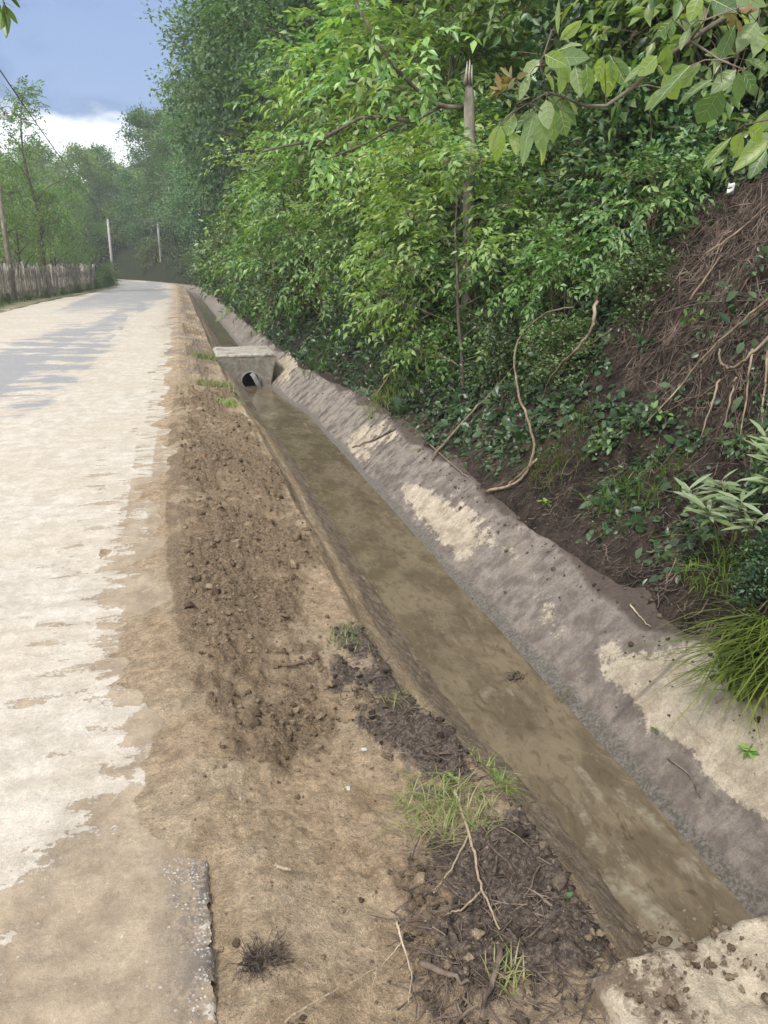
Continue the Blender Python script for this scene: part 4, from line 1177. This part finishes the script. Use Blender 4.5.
for i, (a, b, c, l) in enumerate([((752, 350), (748, 385), (740, 440), 'straight hanging root nearest the right edge of the bare bank'), ((768, 352), (765, 390), (760, 430), 'hanging root cut by the right photo edge'), ((720, 380), (712, 405), (700, 440), 'thin pale root dangling under the hooked root'),
                                  ((735, 378), (730, 400), (724, 430), 'thin root hanging right of the dangling pair'), ((612, 330), (590, 345), (560, 362), 'short dead twig pointing left from the tangle'), ((705, 255), (735, 235), (768, 205), 'broken branch lying on the upper root tangle'), ((690, 300), (712, 270), (722, 255), 'pale split wood in the middle of the root tangle')]):
    stick('root_strand', [a + (.14,), b + (.12,), c + (.05,)], .009, l, 'root', 'twig', seed=i)
stick('creeper', [(770, 600, .05), (750, 620, .04), (728, 605, .05)], .004, 'thin green-brown stem on bare soil above the grass tuft', 'stem', 'twig')
stick('cut_stem', [(430, 445, .03), (455, 468, .05), (468, 478, .02)], .008, 'small dead stem lying at the upper edge of the lining', 'stick', 'twig')
stick('white_stake', [(617, 438, .04), (635, 420, .06)], .009, 'short whitish broken stake among the ivy', 'stick', 'stick')
stick('lining_stick', [(668, 760, .01), (690, 775, .01), (700, 800, .01)], .005, 'dark twig lying on the pale concrete patch', 'stick', 'root')
stick('bark_strip', [(630, 605, .012), (640, 618, .01), (650, 628, .01)], .006, 'pale bark strip on the muddy lining near its upper edge', 'bark', 'stick')
stick('lying_branch', [(395, 430, .03), (375, 440, .03), (352, 448, .02)], .016, 'dark fallen branch across the upper edge of the striped lining', 'branch', 'root')
stick('slant_branch', [(375, 398, .1), (390, 375, .25), (398, 345, .4), (405, 325, .5)], .012, 'pale dead branch standing up from the bank near the bright grass', 'branch', 'vine', forks=[[(385, 385, .15), (382, 365, .25), (388, 350, .3)]])


def tangle():
    rng = np.random.default_rng(31); mb = MB(); BP2 = np.array([hit(*a)[:2] for a in BARE])
    for k in range(7000):
        Y = rng.uniform(2.6, 6.3); q = 2.75 + 2.6 * rng.random() ** .8
        w_ = float(inpoly(np.array([q]), np.array([Y]), BP2)[0])
        if rng.random() > .10 + .9 * w_: continue
        c = np.array((q - .03, Y, float(Z(q - .03, Y))))
        d = unit(np.array((-.6, rng.normal(0, .8), -.6)) + rng.normal(0, .45, 3)); L = rng.uniform(.08, .45) * (1 if rng.random() < .85 else 2)
        P = c + d * np.linspace(-.5, .5, 5)[:, None] * L + np.cumsum(rng.normal(0, L * .05, (5, 3)), 0)
        P[:, 2] = np.maximum(P[:, 2], Z(P[:, 0], P[:, 1]) + rng.uniform(0, .05)); 
        r = rng.uniform(.001, .0036) * (1 if rng.random() < .9 else 2.2)
        mb.tube(P, np.linspace(r, r * .5, 5), 4, False)
    return tag(mb.build('root_debris', M['root']), 'tangle of fine dark roots and twigs over the bare slipped soil face', 'root tangle', kind='stuff')


tangle()


def litter_twigs():
    rng = np.random.default_rng(33); mb = MB()
    for k in range(3300):
        if k < 2000:   # along the top of the lining and the bank foot
            Y = math.exp(rng.uniform(math.log(1.6), math.log(12))); q = 2.4 + abs(rng.normal(0, .35)) + float(sR(Y) - 1.80); X = q
        else:
            px, py = rng.uniform(330, 660), rng.uniform(640, 1023)
            if not inpoly(np.array([px]), np.array([py]), MULCH1)[0] and not inpoly(np.array([px]), np.array([py]), MULCH2)[0]: continue
            X, Y, _ = at(px, py, -.05)
        z = float(Z(X, Y)) + .012; L = rng.uniform(.03, .16)
        a = rng.uniform(0, 6.28); d = np.array((math.cos(a), math.sin(a), 0))
        P = np.array((X, Y, z)) + d * np.linspace(-.5, .5, 4)[:, None] * L + rng.normal(0, L * .05, (4, 3))
        P[:, 2] = np.maximum(Z(P[:, 0], P[:, 1]) + .006, z - .02) + rng.uniform(0, .02) + (.02 if k >= 2000 else 0)
        r = rng.uniform(.0008, .003) * (1 if rng.random() < .9 else 2.2)
        mb.tube(P, np.linspace(r, r * .6, 4), 4, False)
    return tag(mb.build('twig_litter', M['root']), 'fine broken twigs and plant litter strewn over the mulch and the lining edge', 'litter', kind='stuff')


litter_twigs()


# ------------------------------------------------------------------ loose clods of soil
def ico():
    t = (1 + 5 ** .5) / 2
    V = [(-1, t, 0), (1, t, 0), (-1, -t, 0), (1, -t, 0), (0, -1, t), (0, 1, t), (0, -1, -t), (0, 1, -t), (t, 0, -1), (t, 0, 1), (-t, 0, -1), (-t, 0, 1)]
    Fc = [(0, 11, 5), (0, 5, 1), (0, 1, 7), (0, 7, 10), (0, 10, 11), (1, 5, 9), (5, 11, 4), (11, 10, 2), (10, 7, 6), (7, 1, 8), (3, 9, 4), (3, 4, 2), (3, 2, 6), (3, 6, 8), (3, 8, 9), (4, 9, 5), (2, 4, 11), (6, 2, 10), (8, 6, 7), (9, 8, 1)]
    V = [np.array(v) / np.linalg.norm(v) for v in V]; cache = {}; nf = []
    def mid(a, b):
        k = (min(a, b), max(a, b))
        if k not in cache: V.append(unit(V[a] + V[b])); cache[k] = len(V) - 1
        return cache[k]
    for a, b, c in Fc:
        x, y, z = mid(a, b), mid(b, c), mid(c, a); nf += [(a, x, z), (b, y, x), (c, z, y), (x, y, z)]
    return np.array(V), np.array(nf)


ICO = ico()


def lumps(mb, rng, C, r):
    V, Fc = ICO; n = len(C); m = len(V)
    A = rng.normal(0, 1, (n, 3, 3)); Qm, _ = np.linalg.qr(A)
    d = V[None] * (1 + .28 * rng.normal(0, 1, (n, m, 1)).clip(-1.5, 1.5)) * rng.uniform(.6, 1.3, (n, 1, 3))
    d = np.einsum('nmi,nij->nmj', d, Qm) * r[:, None, None]; d[..., 2] *= .75
    P = C[:, None] + d
    mb.add(P.reshape(-1, 3), [(np.arange(n)[:, None, None] * m + Fc[None]).reshape(-1, 3)])


def clods():
    rng = np.random.default_rng(55)
    mb = MB(); mm = MB()
    n = 30000
    Y = np.exp(rng.uniform(math.log(1.05), math.log(16), n)); s = rng.uniform(-.05, 1.25, n)
    X = s + xr(Y); d, m = verge_masks(X, Y)
    dens = np.clip(.10 + .8 * d, 0, 1) * S(rimL(Y) + .1, rimL(Y) - .1, s) * S(16, 8, Y)
    k = rng.random(n) < dens * .42
    x, y = X[k], Y[k]; r = np.exp(rng.normal(math.log(.0038), .65, k.sum())).clip(.0013, .026) * (1 + .04 * y) * (.55 + .45 * np.clip(d[k] * 1.5, 0, 1))
    z = z_verge(x - xr(y), y, True); lumps(mb, rng, np.stack((x, y, z + r * .3), 1), r)
    n2 = 16000; Y2 = rng.uniform(1., 3.6, n2); s2 = rng.uniform(.2, 1.5, n2); X2 = s2 + xr(Y2); _, m2 = verge_masks(X2, Y2)
    k = rng.random(n2) < m2 * S(sWL(Y2) - .05, rimL(Y2), s2) * .26
    x, y = X2[k], Y2[k]; r = np.exp(rng.normal(math.log(.0045), .65, k.sum())).clip(.0013, .028)
    z = z_verge(x - xr(y), y, True); lumps(mm, rng, np.stack((x, y, z + r * .3), 1), r)
    # bits of fallen soil on the lining and the bank foot
    n3 = 1100; Y3 = np.exp(rng.uniform(math.log(1.3), math.log(14), n3)); q = 2.5 - np.abs(rng.normal(0, .16, n3)) + .12 * (rng.random(n3) < .3); X3 = q + sR(Y3) - 1.80 + xr(Y3)
    r = np.exp(rng.normal(math.log(.005), .6, n3)).clip(.002, .02); lumps(mm, rng, np.stack((X3, Y3, Z(X3, Y3) + r * .3), 1), r)
    tag(mb.build('soil_clods', M['clod']), 'loose brown clods of earth strewn along the verge', 'soil', kind='stuff')
    M['mulchclod'] = m_clod('dark_clods', [(.06, .046, .037), (.10, .077, .062), (.15, .115, .09), (.22, .17, .125), (.30, .235, .165)])
    tag(mm.build('mulch_clods', M['mulchclod']), 'dark wet clods heaped at the ditch rim and below the bank', 'soil', kind='stuff')
    # stones: countable few
    M['stone'] = m_flat('stone_pale', (.36, .33, .29), (.5, .46, .41), 25)
    rr = np.random.default_rng(9)
    for px, py, q, l in [(410, 910, .011, 'pale flat stone left of the dark mulch heap'), (348, 790, .012, 'pale stone on the sandy soil at the middle of the verge'), (364, 750, .010, 'light pebble at the upper end of the dark mulch strip'), (352, 720, .009, 'small pale pebble on the sandy soil near the mulch strip'), (240, 800, .010, 'small pale stone near the asphalt edge')]:
        c = hit(px, py); b = MB(); lumps(b, rr, np.array([[0, 0, q * .3]]), np.array([q])); e = b.build('stone', M['stone']); e.location = c; tag(e, l, 'stone')
    for px, py, q, l in [(206, 460, .035, 'red brick fragment in the brown soil strip by the road'), (553, 940, .012, 'small reddish brick chip in the dark mulch near the slab')]:
        c = hit(px, py); b = MB(); lumps(b, rr, np.array([[0, 0, q * .35]]), np.array([q])); e = b.build('brick_fragment', M['brick'], smooth=False); e.location = c; tag(e, l, 'brick')


clods()


def weed_clump(px, py, n, rad, label, name='uprooted_weed', mat='dead', z=None, flat=1.):
    rng = np.random.default_rng(int(px)); c = hit(px, py); mb = MB()
    if z is not None: c = at(px, py, z)
    for k in range(n):
        a = rng.uniform(0, 6.28); L = rad * rng.uniform(.4, 1.2)
        d = np.array((math.cos(a), math.sin(a), rng.uniform(.0, .3) * flat))
        P = np.array((rng.normal(0, rad * .4), rng.normal(0, rad * .25), 0)) + d * np.linspace(0, 1, 5)[:, None] * L + np.cumsum(rng.normal(0, L * .17, (5, 3)), 0); P[:, 2] = np.abs(P[:, 2]) * flat + .003
        mb.tube(P, np.linspace(.0016, .0006, 5), 3, False)
    lumps(mb, rng, rng.normal(0, rad * .33, (40, 3)) * np.array((1, 1, .2)) + np.array((0, 0, .004)), rng.uniform(.003, .009, 40))
    e = mb.build(name, M[mat]); e.location = c
    return tag(e, label, 'dead weed')


weed_clump(263, 962, 260, .05, 'dark uprooted weed clump with roots on the tan soil')
weed_clump(516, 677, 26, .07, 'clump of dark twigs stranded in the ditch water', 'twig_raft', z=WATER + .005, flat=.25)

# ------------------------------------------------------------------ culvert block with pipe
def culvert():
    Y0, Y1 = 15.25, 16.75
    xo = float(xr(15.)); root = empty('culvert_block', (1.2 + xo, Y0, 0)); o = np.array(root.location)
    poly = np.array([(.63, -.035), (1.78, -.035), (1.60, -.85), (.98, -.85)]); c = np.array((1.27, -.50)); r = .19
    an = np.sort(np.concatenate((np.arange(40) / 40 * 2 * math.pi, [math.atan2(p[1] - c[1], p[0] - c[0]) % (2 * math.pi) for p in poly])))
    outer = []
    for a in an:
        d = np.array((math.cos(a), math.sin(a))); best = 9
        for i in range(4):
            p, q = poly[i], poly[(i + 1) % 4]; e = q - p; den = d[0] * e[1] - d[1] * e[0]
            if abs(den) < 1e-9: continue
            t = ((p[0] - c[0]) * e[1] - (p[1] - c[1]) * e[0]) / den; u = ((p[0] - c[0]) * d[1] - (p[1] - c[1]) * d[0]) / den
            if t > 0 and -1e-6 <= u <= 1 + 1e-6: best = min(best, t)
        outer.append(c + d * best)
    outer = np.array(outer); inner = c + r * np.stack((np.cos(an), np.sin(an)), 1); n = len(an)
    def ring(P, Y): return np.stack((P[:, 0] + xo, np.full(len(P), Y), P[:, 1]), 1) - o
    V = np.vstack((ring(outer, Y0), ring(inner, Y0), ring(outer, Y1), ring(inner, Y1)))
    j = np.arange(n); k = (j + 1) % n
    Q = np.concatenate((np.stack((j, k, n + k, n + j), 1), np.stack((2 * n + k, 2 * n + j, 3 * n + j, 3 * n + k), 1), np.stack((k, j, 2 * n + j, 2 * n + k), 1), np.stack((n + j, n + k, 3 * n + k, 3 * n + j), 1)))
    mb = MB(); mb.add(V, [Q]); mb.build('headwall', M['culvert'], root, False)
    d = MB(); rng = np.random.default_rng(1)
    nx, ny = 26, 30; gx, gy = np.meshgrid(np.linspace(.64, 1.80, nx), np.linspace(Y0 - .012, Y1 + .05, ny))
    top = .02 + .008 * fbm(gx * 4, gy * 4, 5, 3) - .025 * (np.minimum(np.minimum(gx - .64, 1.80 - gx), np.minimum(gy - Y0 + .012, Y1 + .05 - gy)) < .02)
    gx = gx + .015 * fbm(gx * 6, gy * 6, 7, 3); gyj = gy + .015 * fbm(gx * 6, gy * 6, 8, 3)
    T = np.stack((gx + xo, gyj, top), -1).reshape(-1, 3) - o; B = T.copy(); B[:, 2] = -.033
    d.add(T, [grid(ny, nx)]); d.add(B, [grid(ny, nx)[:, ::-1]])
    b = np.concatenate((np.arange(nx), np.arange(1, ny) * nx + nx - 1, (ny - 1) * nx + np.arange(nx - 2, -1, -1), np.arange(ny - 2, 0, -1) * nx))
    d.add(np.vstack((T[b], B[b])), [np.stack((np.roll(np.arange(len(b)), -1), np.arange(len(b)), np.arange(len(b)) + len(b), np.roll(np.arange(len(b)), -1) + len(b)), 1)])
    M['deck'] = m_conc('deck_concrete', (.36, .33, .275), (.48, .445, .38)); d.build('deck_slab', M['deck'], root, False)
    p = MB(); a = np.linspace(0, 2 * math.pi, 33)[:-1]
    yy = [Y0 - .05, Y0 - .05, Y1 - .1, Y1 - .1]; R_ = [.165, .188, .188, .165]
    V = np.vstack([np.stack((c[0] + xo + R_[i] * np.cos(a), np.full(32, yy[i]), c[1] + R_[i] * np.sin(a)), 1) for i in range(4)]) - o
    j = np.arange(32); k = (j + 1) % 32
    p.add(V, [np.concatenate([np.stack((i * 32 + j, i * 32 + k, ((i + 1) % 4) * 32 + k, ((i + 1) % 4) * 32 + j), 1) for i in range(4)])])
    p.build('pipe', M['pipe'], root)
    q = MB(); q.add(np.vstack((np.stack((c[0] + xo + .163 * np.cos(a), np.full(32, Y0 + .5), c[1] + .163 * np.sin(a)), 1), [[c[0] + xo, Y0 + .5, c[1]]])) - o, [np.stack((j, k, np.full(32, 32)), 1)])
    q.build('pipe_inner_shade', M['black'], root)  # black disc standing in for the shade deep inside the pipe
    # torn flap of pipe wall hanging in the mouth
    fl = MB(); t = np.linspace(0, 1, 10)[:, None]; u = np.linspace(-.05, .05, 4)[None]
    fx = c[0] + xo + .02 + .15 * t + u * .8; fz = c[1] + .15 - .30 * t ** 1.2 + u * .4; fy = Y0 - .08 - .05 * np.sin(t * 3.) + 0 * u
    fl.add(np.stack((fx, fy, fz), -1).reshape(-1, 3) - o, [grid(10, 4)]); ob = fl.build('torn_flap', M['pipe'], root)
    md = ob.modifiers.new('thick', 'SOLIDIFY'); md.thickness = .012
    tag(root, 'concrete culvert block with a pipe mouth crossing the ditch', 'culvert')


culvert()


def near_slab():
    """broken-edged access slab over the ditch at the lower right"""
    rng = np.random.default_rng(2); nx, ny = 150, 110
    u, v = np.meshgrid(np.linspace(0, 1, nx), np.linspace(0, 1, ny))
    far = 1.375 + .03 * fbm(u * 9, u * 0, 5, 4) - .05 * S(.35, .2, u)
    X = .88 + u * 2.3 + (.05 * fbm(v * 7, v * 0, 8, 4) - .12 * (1 - v)) * (1 - u); Y = -.6 + (far + .6) * v
    ed = np.minimum(np.minimum(u * 2.3, (1 - u) * 2.3), np.minimum((1 - v) * 2, v * 2))
    z = .015 + .014 * fbm(X * 4, Y * 4, 4, 4) + .007 * fbm(X * 16, Y * 16, 6, 4) - .05 * (1 - S(0, .06, ed)) ** 2 - .03 * S(.5, .0, u) * S(.6, .3, fbm(X * 5, Y * 5, 12) + .5)
    z = np.where(ed < 1e-6, z - .12, z)
    mb = MB(); T = np.stack((X, Y, z), -1).reshape(-1, 3); o = np.array((1.3, .5, 0)); T = T - o; mb.add(T, [grid(ny, nx)])
    B = T[[0, nx - 1, nx * ny - 1, nx * (ny - 1)]].copy(); 
    b = np.concatenate((np.arange(nx), np.arange(1, ny) * nx + nx - 1, (ny - 1) * nx + np.arange(nx - 2, -1, -1), np.arange(ny - 2, 0, -1) * nx))
    E_ = T[b].copy(); E_[:, 2] = -.19; m = len(b)
    mb.add(np.vstack((T[b], E_)), [np.stack((np.roll(np.arange(m), -1), np.arange(m), np.arange(m) + m, np.roll(np.arange(m), -1) + m), 1)])
    mb.add(np.vstack((E_, E_.mean(0)[None])), [np.stack((np.arange(m), np.roll(np.arange(m), -1), np.full(m, m)), 1)])
    e = mb.build('concrete_slab', M['slab']); e.location = o
    tag(e, 'broken edged pale concrete slab spanning the ditch at the lower right corner', 'slab')
    mm = MB(); n = 1100; x = rng.uniform(.8, 2.0, n); y = rng.uniform(.9, 1.37, n)
    k = fbm(x * 4, y * 4, 77, 3) + (1.05 - x) * 2. > .2; x, y = x[k], y[k]; r = np.exp(rng.normal(math.log(.0036), .6, len(x))).clip(.001, .014)
    lumps(mm, rng, np.stack((x, y, np.full(len(x), .022) + r * .2), 1), r)
    tag(mm.build('slab_mud_crumbs', M['clod']), 'mud crumbs scattered on the near concrete slab', 'soil', kind='stuff')


near_slab()

# ------------------------------------------------------------------ fence, poles, cable
def fence():
    rng = np.random.default_rng(6); root = empty('picket_fence', (-7.55, 30, 0)); o = np.array(root.location)
    pk = MB(); Y = 22.
    fx = lambda Y: -7.6 + float(LV(Y))
    while Y < 64:
        h = rng.normal(1.55, .10); w = rng.uniform(.04, .075); x = fx(Y) + rng.normal(0, .015)
        t = rng.normal(0, .03)
        q = np.array([(0, -w, 0), (.0, w, 0), (0, w, h * .93), (0, 0 + rng.normal(0, .02), h), (0, -w, h * .93)]); q[:, 1] += q[:, 2] * t
        V = np.vstack((q, q + np.array((.022, 0, 0)))) + np.array((x, Y, .02)) - o
        pk.add(V, [np.array([(0, 1, 2, 3, 4), (9, 8, 7, 6, 5)]), np.array([(i, (i + 1) % 5, 5 + (i + 1) % 5, 5 + i)[::-1] for i in range(5)])])
        Y += w * 2 + rng.uniform(.015, .06)
    pk.build('pickets', M['plank'], root, False)
    for zz in (.45, 1.2):
        r_ = MB(); P = np.array([(fx(y) - .05, y, zz + .03 * math.sin(y * .7)) for y in np.arange(21.5, 64.6, 1.)]) - o; r_.tube(P, .035, 5); r_.build('rail', M['plank'], root)
    for y in np.arange(22, 65, 3.):
        p = MB(); p.tube(np.array([(fx(y) - .13, y, -.1), (fx(y) - .13, y, 1.0), (fx(y) - .12, y + .02, 1.75 + rng.normal(0, .06))]) - o, [.075, .07, .06], 7); p.build('post', M['plank'], root)
    tag(root, 'weathered grey wooden picket fence along the left side of the road', 'fence')


fence()


def pole(X, Y, h, r, label, arm=True):
    root = empty('utility_pole', (X, Y, 0)); m = MB(); m.tube(np.array([(0, 0, -.3), (0, 0, h * .5), (0, 0, h)]), [r, r * .85, r * .65], 10); m.build('shaft', M['bark_pale' if arm else 'pole'], root, True)
    if arm:
        a = MB(); a.box((0, 0, h - .45), (.75, .045, .05)); a.build('crossarm', M['pole'], root, False)
        for x in (-.65, -.25, .25, .65):
            i = MB(); i.tube(np.array([(x, 0, h - .40), (x, 0, h - .34), (x, 0, h - .28), (x, 0, h - .22)]), [.02, .05, .05, .03], 8); i.build('insulator', M['porcelain'], root)
    return tag(root, label, 'utility pole')


pole(-7.45, 40.5, 8.3, .13, 'thick grey pole beside the near end of the fence at the left photo edge')
pole(-6.1, 84., 5.9, .15, 'slim pale concrete pole at the end of the fence on the left of the bend', False)
pole(-1.7, 99., 7.0, .16, 'pale concrete pole in the middle of the bend before the dark trees', False)
pole(-3.2, 112., 7.5, .13, 'thinner distant pole just left of the one in the bend', False)
p0 = EYE + ray(-120, -170) / np.linalg.norm(ray(-120, -170)) * 16; p1 = np.array((-6.1, 84, 5.7)); pm = EYE + unit(ray(8, 82)) * 34
tt = np.linspace(0, 1, 40)[:, None]; kk = 2 * pm - (p0 + p1) / 2
cab = MB(); cab.tube((1 - tt) ** 2 * p0 + 2 * tt * (1 - tt) * kk + tt ** 2 * p1 - p0, .022, 5); ce = cab.build('power_cable', M['cable']); ce.location = p0
tag(ce, 'thin dark power cable crossing the sky at the top left', 'cable')

for px, py, l in [(697, 188, 'tiny white plastic scrap caught in leaves at the top of the root tangle'), (737, 196, 'tiny white scrap right of the other one above the root tangle')]:
    c = hit(px, py); b = MB(); g = np.random.default_rng(px); q = np.array([(x, 0, y) for x in np.linspace(-.03, .03, 4) for y in np.linspace(-.04, .04, 5)]) + g.normal(0, .008, (20, 3)); b.add(q, [grid(4, 5)])
    e = b.build('plastic_scrap', M['litter']); e.location = c + np.array((-.1, -.05, .05)); md = e.modifiers.new('thick', 'SOLIDIFY'); md.thickness = .002
    tag(e, l, 'litter')

# unused prototypes would sit at the origin
for k, (o, n) in PROT.items():
    if n == 0:
        for c in list(o.children): bpy.data.objects.remove(c)
        bpy.data.objects.remove(o)

# ------------------------------------------------------------------ light, sky
SUN_EL, SUN_AZ = R(50), R(222)     # azimuth clockwise from +Y
w = bpy.data.worlds.new('World'); sc.world = w; w.use_nodes = True
t = NT('w', world=w)
sky = t.n('ShaderNodeTexSky', sky_type='NISHITA'); sky.sun_disc = False; sky.sun_elevation = SUN_EL; sky.sun_rotation = SUN_AZ
bg1 = t.n('ShaderNodeBackground'); t.link(sky.outputs[0], bg1.inputs[0]); bg1.inputs[1].default_value = .10
tc = t.n('ShaderNodeTexCoord'); d = tc.outputs['Generated']
sp3 = t.n('ShaderNodeSeparateXYZ'); t.link(d, sp3.inputs[0]); el = sp3.outputs[2]
mp = t.n('ShaderNodeMapping'); t.link(d, mp.inputs[0]); mp.inputs['Scale'].default_value = (1, 1, 2.2)
n1 = t.noise(mp.outputs[0], 3.2, 6, .55, .4); n2 = t.noise(mp.outputs[0], 9, 6, .6, .3)
wob = t.math('MULTIPLY', t.math('SUBTRACT', n2, .5), .10)
e2 = t.math('ADD', el, wob)
storm = t.mix(t.step(n1, .42, .58), (.08, .14, .30), (.21, .30, .51))
high = t.mix(t.step(n1, .35, .65), (.85, .92, 1.05), (1.5, 1.5, 1.5))  # bright cloud out of view overhead, added to light the ground
c = t.mix(t.step(e2, .30, .62), storm, high)
back = t.step(sp3.outputs[1], .35, -.25)  # unseen sky behind the camera, brightened for more front light
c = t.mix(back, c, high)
c = t.mix(t.step(t.math('ADD', e2, t.math('MULTIPLY', t.math('SUBTRACT', n1, .5), .25)), .17, .125), c, (1.05, 1.07, 1.1))
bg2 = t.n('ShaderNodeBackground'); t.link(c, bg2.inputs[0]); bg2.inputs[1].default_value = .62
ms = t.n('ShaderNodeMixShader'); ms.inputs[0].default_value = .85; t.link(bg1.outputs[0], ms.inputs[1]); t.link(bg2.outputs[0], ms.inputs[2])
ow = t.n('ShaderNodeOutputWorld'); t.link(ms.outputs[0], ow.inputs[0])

sl = bpy.data.lights.new('sun', 'SUN'); sl.energy = 1.5; sl.angle = R(10); sl.color = (1, .95, .88)
so = bpy.data.objects.new('sun', sl); COL.objects.link(so)
sd = Vector((math.sin(SUN_AZ) * math.cos(SUN_EL), math.cos(SUN_AZ) * math.cos(SUN_EL), math.sin(SUN_EL)))
so.rotation_euler = sd.to_track_quat('Z', 'Y').to_euler()

HAZE = 0.0011
if HAZE:
    t = NT('haze'); v = t.n('ShaderNodeVolumePrincipled'); v.inputs['Color'].default_value = (.9, .95, 1, 1); v.inputs['Density'].default_value = HAZE
    o_ = t.n('ShaderNodeOutputMaterial'); t.link(v.outputs[0], o_.inputs['Volume'])
    hb = MB(); hb.box((0, 60, 19), (140, 160, 21.5)); hz = hb.build('haze', t.m, smooth=False); hz['kind'] = 'stuff'

# ------------------------------------------------------------------ camera
cam = bpy.data.cameras.new('camera'); co = bpy.data.objects.new('camera', cam); COL.objects.link(co)
cam.sensor_fit = 'VERTICAL'; cam.sensor_height = 36; cam.sensor_width = 27; cam.lens = F / 1024 * 36
cam.clip_start = .05; cam.clip_end = 8000
m4 = Matrix(((cr[0], cu[0], -cf[0], 0), (cr[1], cu[1], -cf[1], 0), (cr[2], cu[2], -cf[2], H), (0, 0, 0, 1)))
co.matrix_world = m4
sc.camera = co
sc.view_settings.view_transform = 'Standard'; sc.view_settings.look = 'None'; sc.view_settings.gamma = 1; sc.view_settings.use_curve_mapping = False
sc.view_settings.exposure = 1.2
sc.render.engine = 'CYCLES'
sc.cycles.max_bounces = 6; sc.cycles.diffuse_bounces = 3; sc.cycles.glossy_bounces = 2; sc.cycles.transmission_bounces = 3; sc.cycles.transparent_max_bounces = 4
sc.cycles.caustics_reflective = False; sc.cycles.caustics_refractive = False
sc.cycles.use_denoising = True
